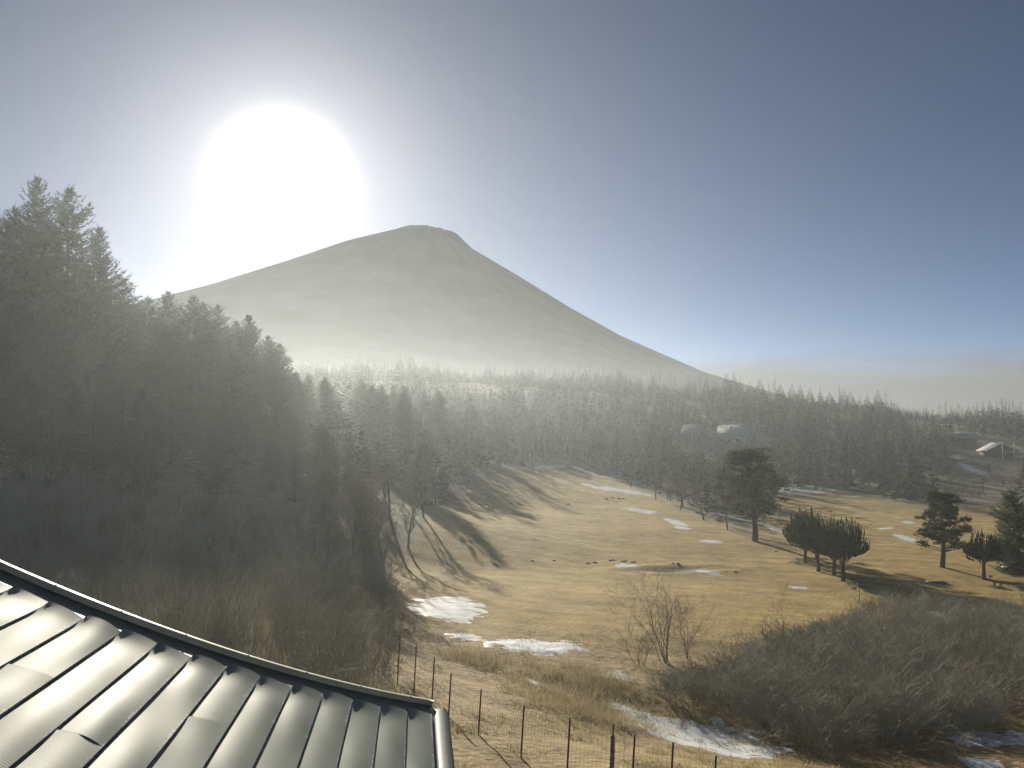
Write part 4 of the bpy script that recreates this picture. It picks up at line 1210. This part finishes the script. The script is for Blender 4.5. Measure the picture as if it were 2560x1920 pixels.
# ------------------------------------------------------------------ far houses
def gable(name, p, w, d, wall_h, roof_h, rz, label, roof_mat='far_roof', skylights=(), snow_edge=False, wins=4):
    o = empty(name, p, rz)
    V = np.array([[-w/2, -d/2, -1.5], [w/2, -d/2, -1.5], [w/2, d/2, -1.5], [-w/2, d/2, -1.5], [-w/2, -d/2, wall_h], [w/2, -d/2, wall_h], [w/2, d/2, wall_h], [-w/2, d/2, wall_h], [-w/2, 0, wall_h + roof_h], [w/2, 0, wall_h + roof_h]], float)
    obj('wall', mesh_np('wall', V, [np.array([[0, 1, 5, 4], [2, 3, 7, 6], [1, 2, 6, 5], [3, 0, 4, 7]]), np.array([[5, 6, 9], [7, 4, 8]])], M['darkwood']), o)
    e = 0.7; sl = roof_h / (d / 2); n_ = Vector((0, -sl, 1)).normalized()
    def rpt(x, s, h, sg): return (x, sg * (-(d / 2 + e) * (1 - s)), wall_h - e * sl + (roof_h + e * sl) * s + h)
    V = []
    for h in (0.05, 0.28):
        for x in (-w/2 - e, w/2 + e):
            V += [rpt(x, 0, h, 1), rpt(x, 1, h, 1), rpt(x, 0, h, -1)]
    q = [[0, 1, 4, 3], [1, 2, 5, 4], [9, 10, 7, 6], [10, 11, 8, 7], [0, 3, 9, 6], [2, 8, 11, 5], [0, 6, 7, 1], [1, 7, 8, 2], [3, 4, 10, 9], [4, 5, 11, 10]]
    rf = obj('roof', mesh_np('roof', np.array(V), [np.array(q)], M[roof_mat]), o)
    for x, s in skylights:
        P = [Vector(rpt(x + dx, s + ds, hh, 1)) for hh in (0.285, 0.42) for dx, ds in ((-0.55, -0.06), (0.55, -0.06), (0.55, 0.09), (-0.55, 0.09))]
        obj('skylight', mesh_np('skylight', np.array(P), [np.array([[4, 5, 6, 7], [0, 1, 5, 4], [1, 2, 6, 5], [2, 3, 7, 6], [3, 0, 4, 7]])], M['white']), rf)
    if snow_edge:
        for sg in (1, -1):
            P = [Vector(rpt(x, s, hh, sg)) for hh in (0.285, 0.45) for x, s in ((-w/2 - e, 0.02), (-w/2 + 0.4, 0.02), (-w/2 + 0.4, 0.985), (-w/2 - e, 0.985))]
            obj('snow_strip', mesh_np('snow_strip', np.array(P), [np.array([[4, 5, 6, 7], [0, 1, 5, 4], [1, 2, 6, 5], [2, 3, 7, 6], [3, 0, 4, 7]])], M['snow']), rf)
    for i in range(wins):
        x = -w/2 + w * (i + 0.5) / wins
        V, f = boxes([(x - 0.75, x + 0.75, -d/2 - 0.05, -d/2 - 0.003, wall_h * 0.35, wall_h * 0.8)]); wo = obj('window', mesh_np('window', V, f, M['plaster']), o)
        V, f = boxes([(x - 0.62, x + 0.62, -d/2 - 0.056, -d/2 - 0.051, wall_h * 0.38, wall_h * 0.77)]); obj('pane', mesh_np('pane', V, f, M['glass']), wo)
    V, f = boxes([(w/2 - 1.6, w/2 - 0.7, -d/2 - 0.06, -d/2 - 0.004, -0.4, wall_h * 0.85)]) if wins < 4 else boxes([(-0.45, 0.45, -d/2 - 0.06, -d/2 - 0.004, -0.4, wall_h * 0.7)])
    obj('door', mesh_np('door', V, f, M['plaster']), o)
    return tag(o, label, 'house')
p = at(1848, 1120, 300.0); gz0 = g1(p.x, 300.0)
wh = at(1280, 1094, 297).z - gz0
gable('lodge', (p.x, 303.0, gz0), 10.5, 11.0, wh, 3.9, R(-24), 'lodge in the wood, pale grey roof with two small skylights', skylights=((-1.5, 0.72), (2.0, 0.72)))
p = at(1738, 1110, 305.0); gz1_ = g1(p.x, 305.0)
gable('lodge', (p.x, 308.0, gz1_), 5.5, 8.0, at(1280, 1086, 303).z - gz1_, 3.0, R(-24), 'small lodge beside the skylight roof, half hidden by trees', wins=2)
p = at(2492, 1150, 300.0); g = g1(p.x, 300.0)
gable('cottage', (p.x, 300.0, g), 9.0, 8.0, max(1.8, at(1280, 1152, 300).z - g), 2.2, R(80), 'far cottage with snow along its gable edges', snow_edge=True, wins=3)
p = at(2400, 1135, 330.0); g = g1(p.x, 330.0)
gable('cottage', (p.x, 330.0, g), 9.0, 6.0, max(2.2, at(1280, 1132, 330).z - g), 1.6, R(5), 'low long cottage beside the snowy bank', wins=3)
p = gpx(2521, 1150); o = empty('white_frame', at(2521, 1140, 285.0)); o.location.z = g1(o.location.x, 285.0)
zt = at(1280, 1107, 285).z - o.location.z; zb = at(1280, 1131, 285).z - o.location.z
for sx in (-1.75, 1.75):
    V, f = tube([(sx, 0, -0.3), (sx, 0, zt)], [0.09, 0.09], 8); obj('upright', mesh_np('upright', V, f, M['white']), o)
V, f = tube([(-1.66, 0, zb), (1.66, 0, zb)], [0.10, 0.10], 8); obj('crossbar', mesh_np('crossbar', V, f, M['white']), o)
tag(o, 'white goal-like frame with two uprights beside the snowy cottage', 'frame')

# ------------------------------------------------------------------ haze
bpy.context.view_layer.update()
ztop = ZC + 5
for o in bpy.data.objects:
    if o.type == 'MESH' and o.name != 'mountain':
        ztop = max(ztop, max((o.matrix_world @ Vector(c)).z for c in o.bound_box) + 1.0)
zmin = float(GZ.min()) - 1.0 - 1.5
V, f = boxes([(-765, 765, -205, 645, zmin, ztop)])
hm = bpy.data.materials.new('morning_haze'); hm.use_nodes = True
hn = hm.node_tree.nodes; hl = hm.node_tree.links
for n_ in list(hn): hn.remove(n_)
ho = hn.new('ShaderNodeOutputMaterial'); pv = hn.new('ShaderNodeVolumePrincipled')
pv.inputs['Color'].default_value = (0.86, 0.95, 1.0, 1)
pv.inputs['Density'].default_value = HAZE_DENSITY
pv.inputs['Anisotropy'].default_value = HAZE_G
hl.new(pv.outputs[0], ho.inputs['Volume'])
tag(obj('haze', mesh_np('haze', V, f, hm)), 'pale morning haze filling the valley air', 'haze', kind='stuff')
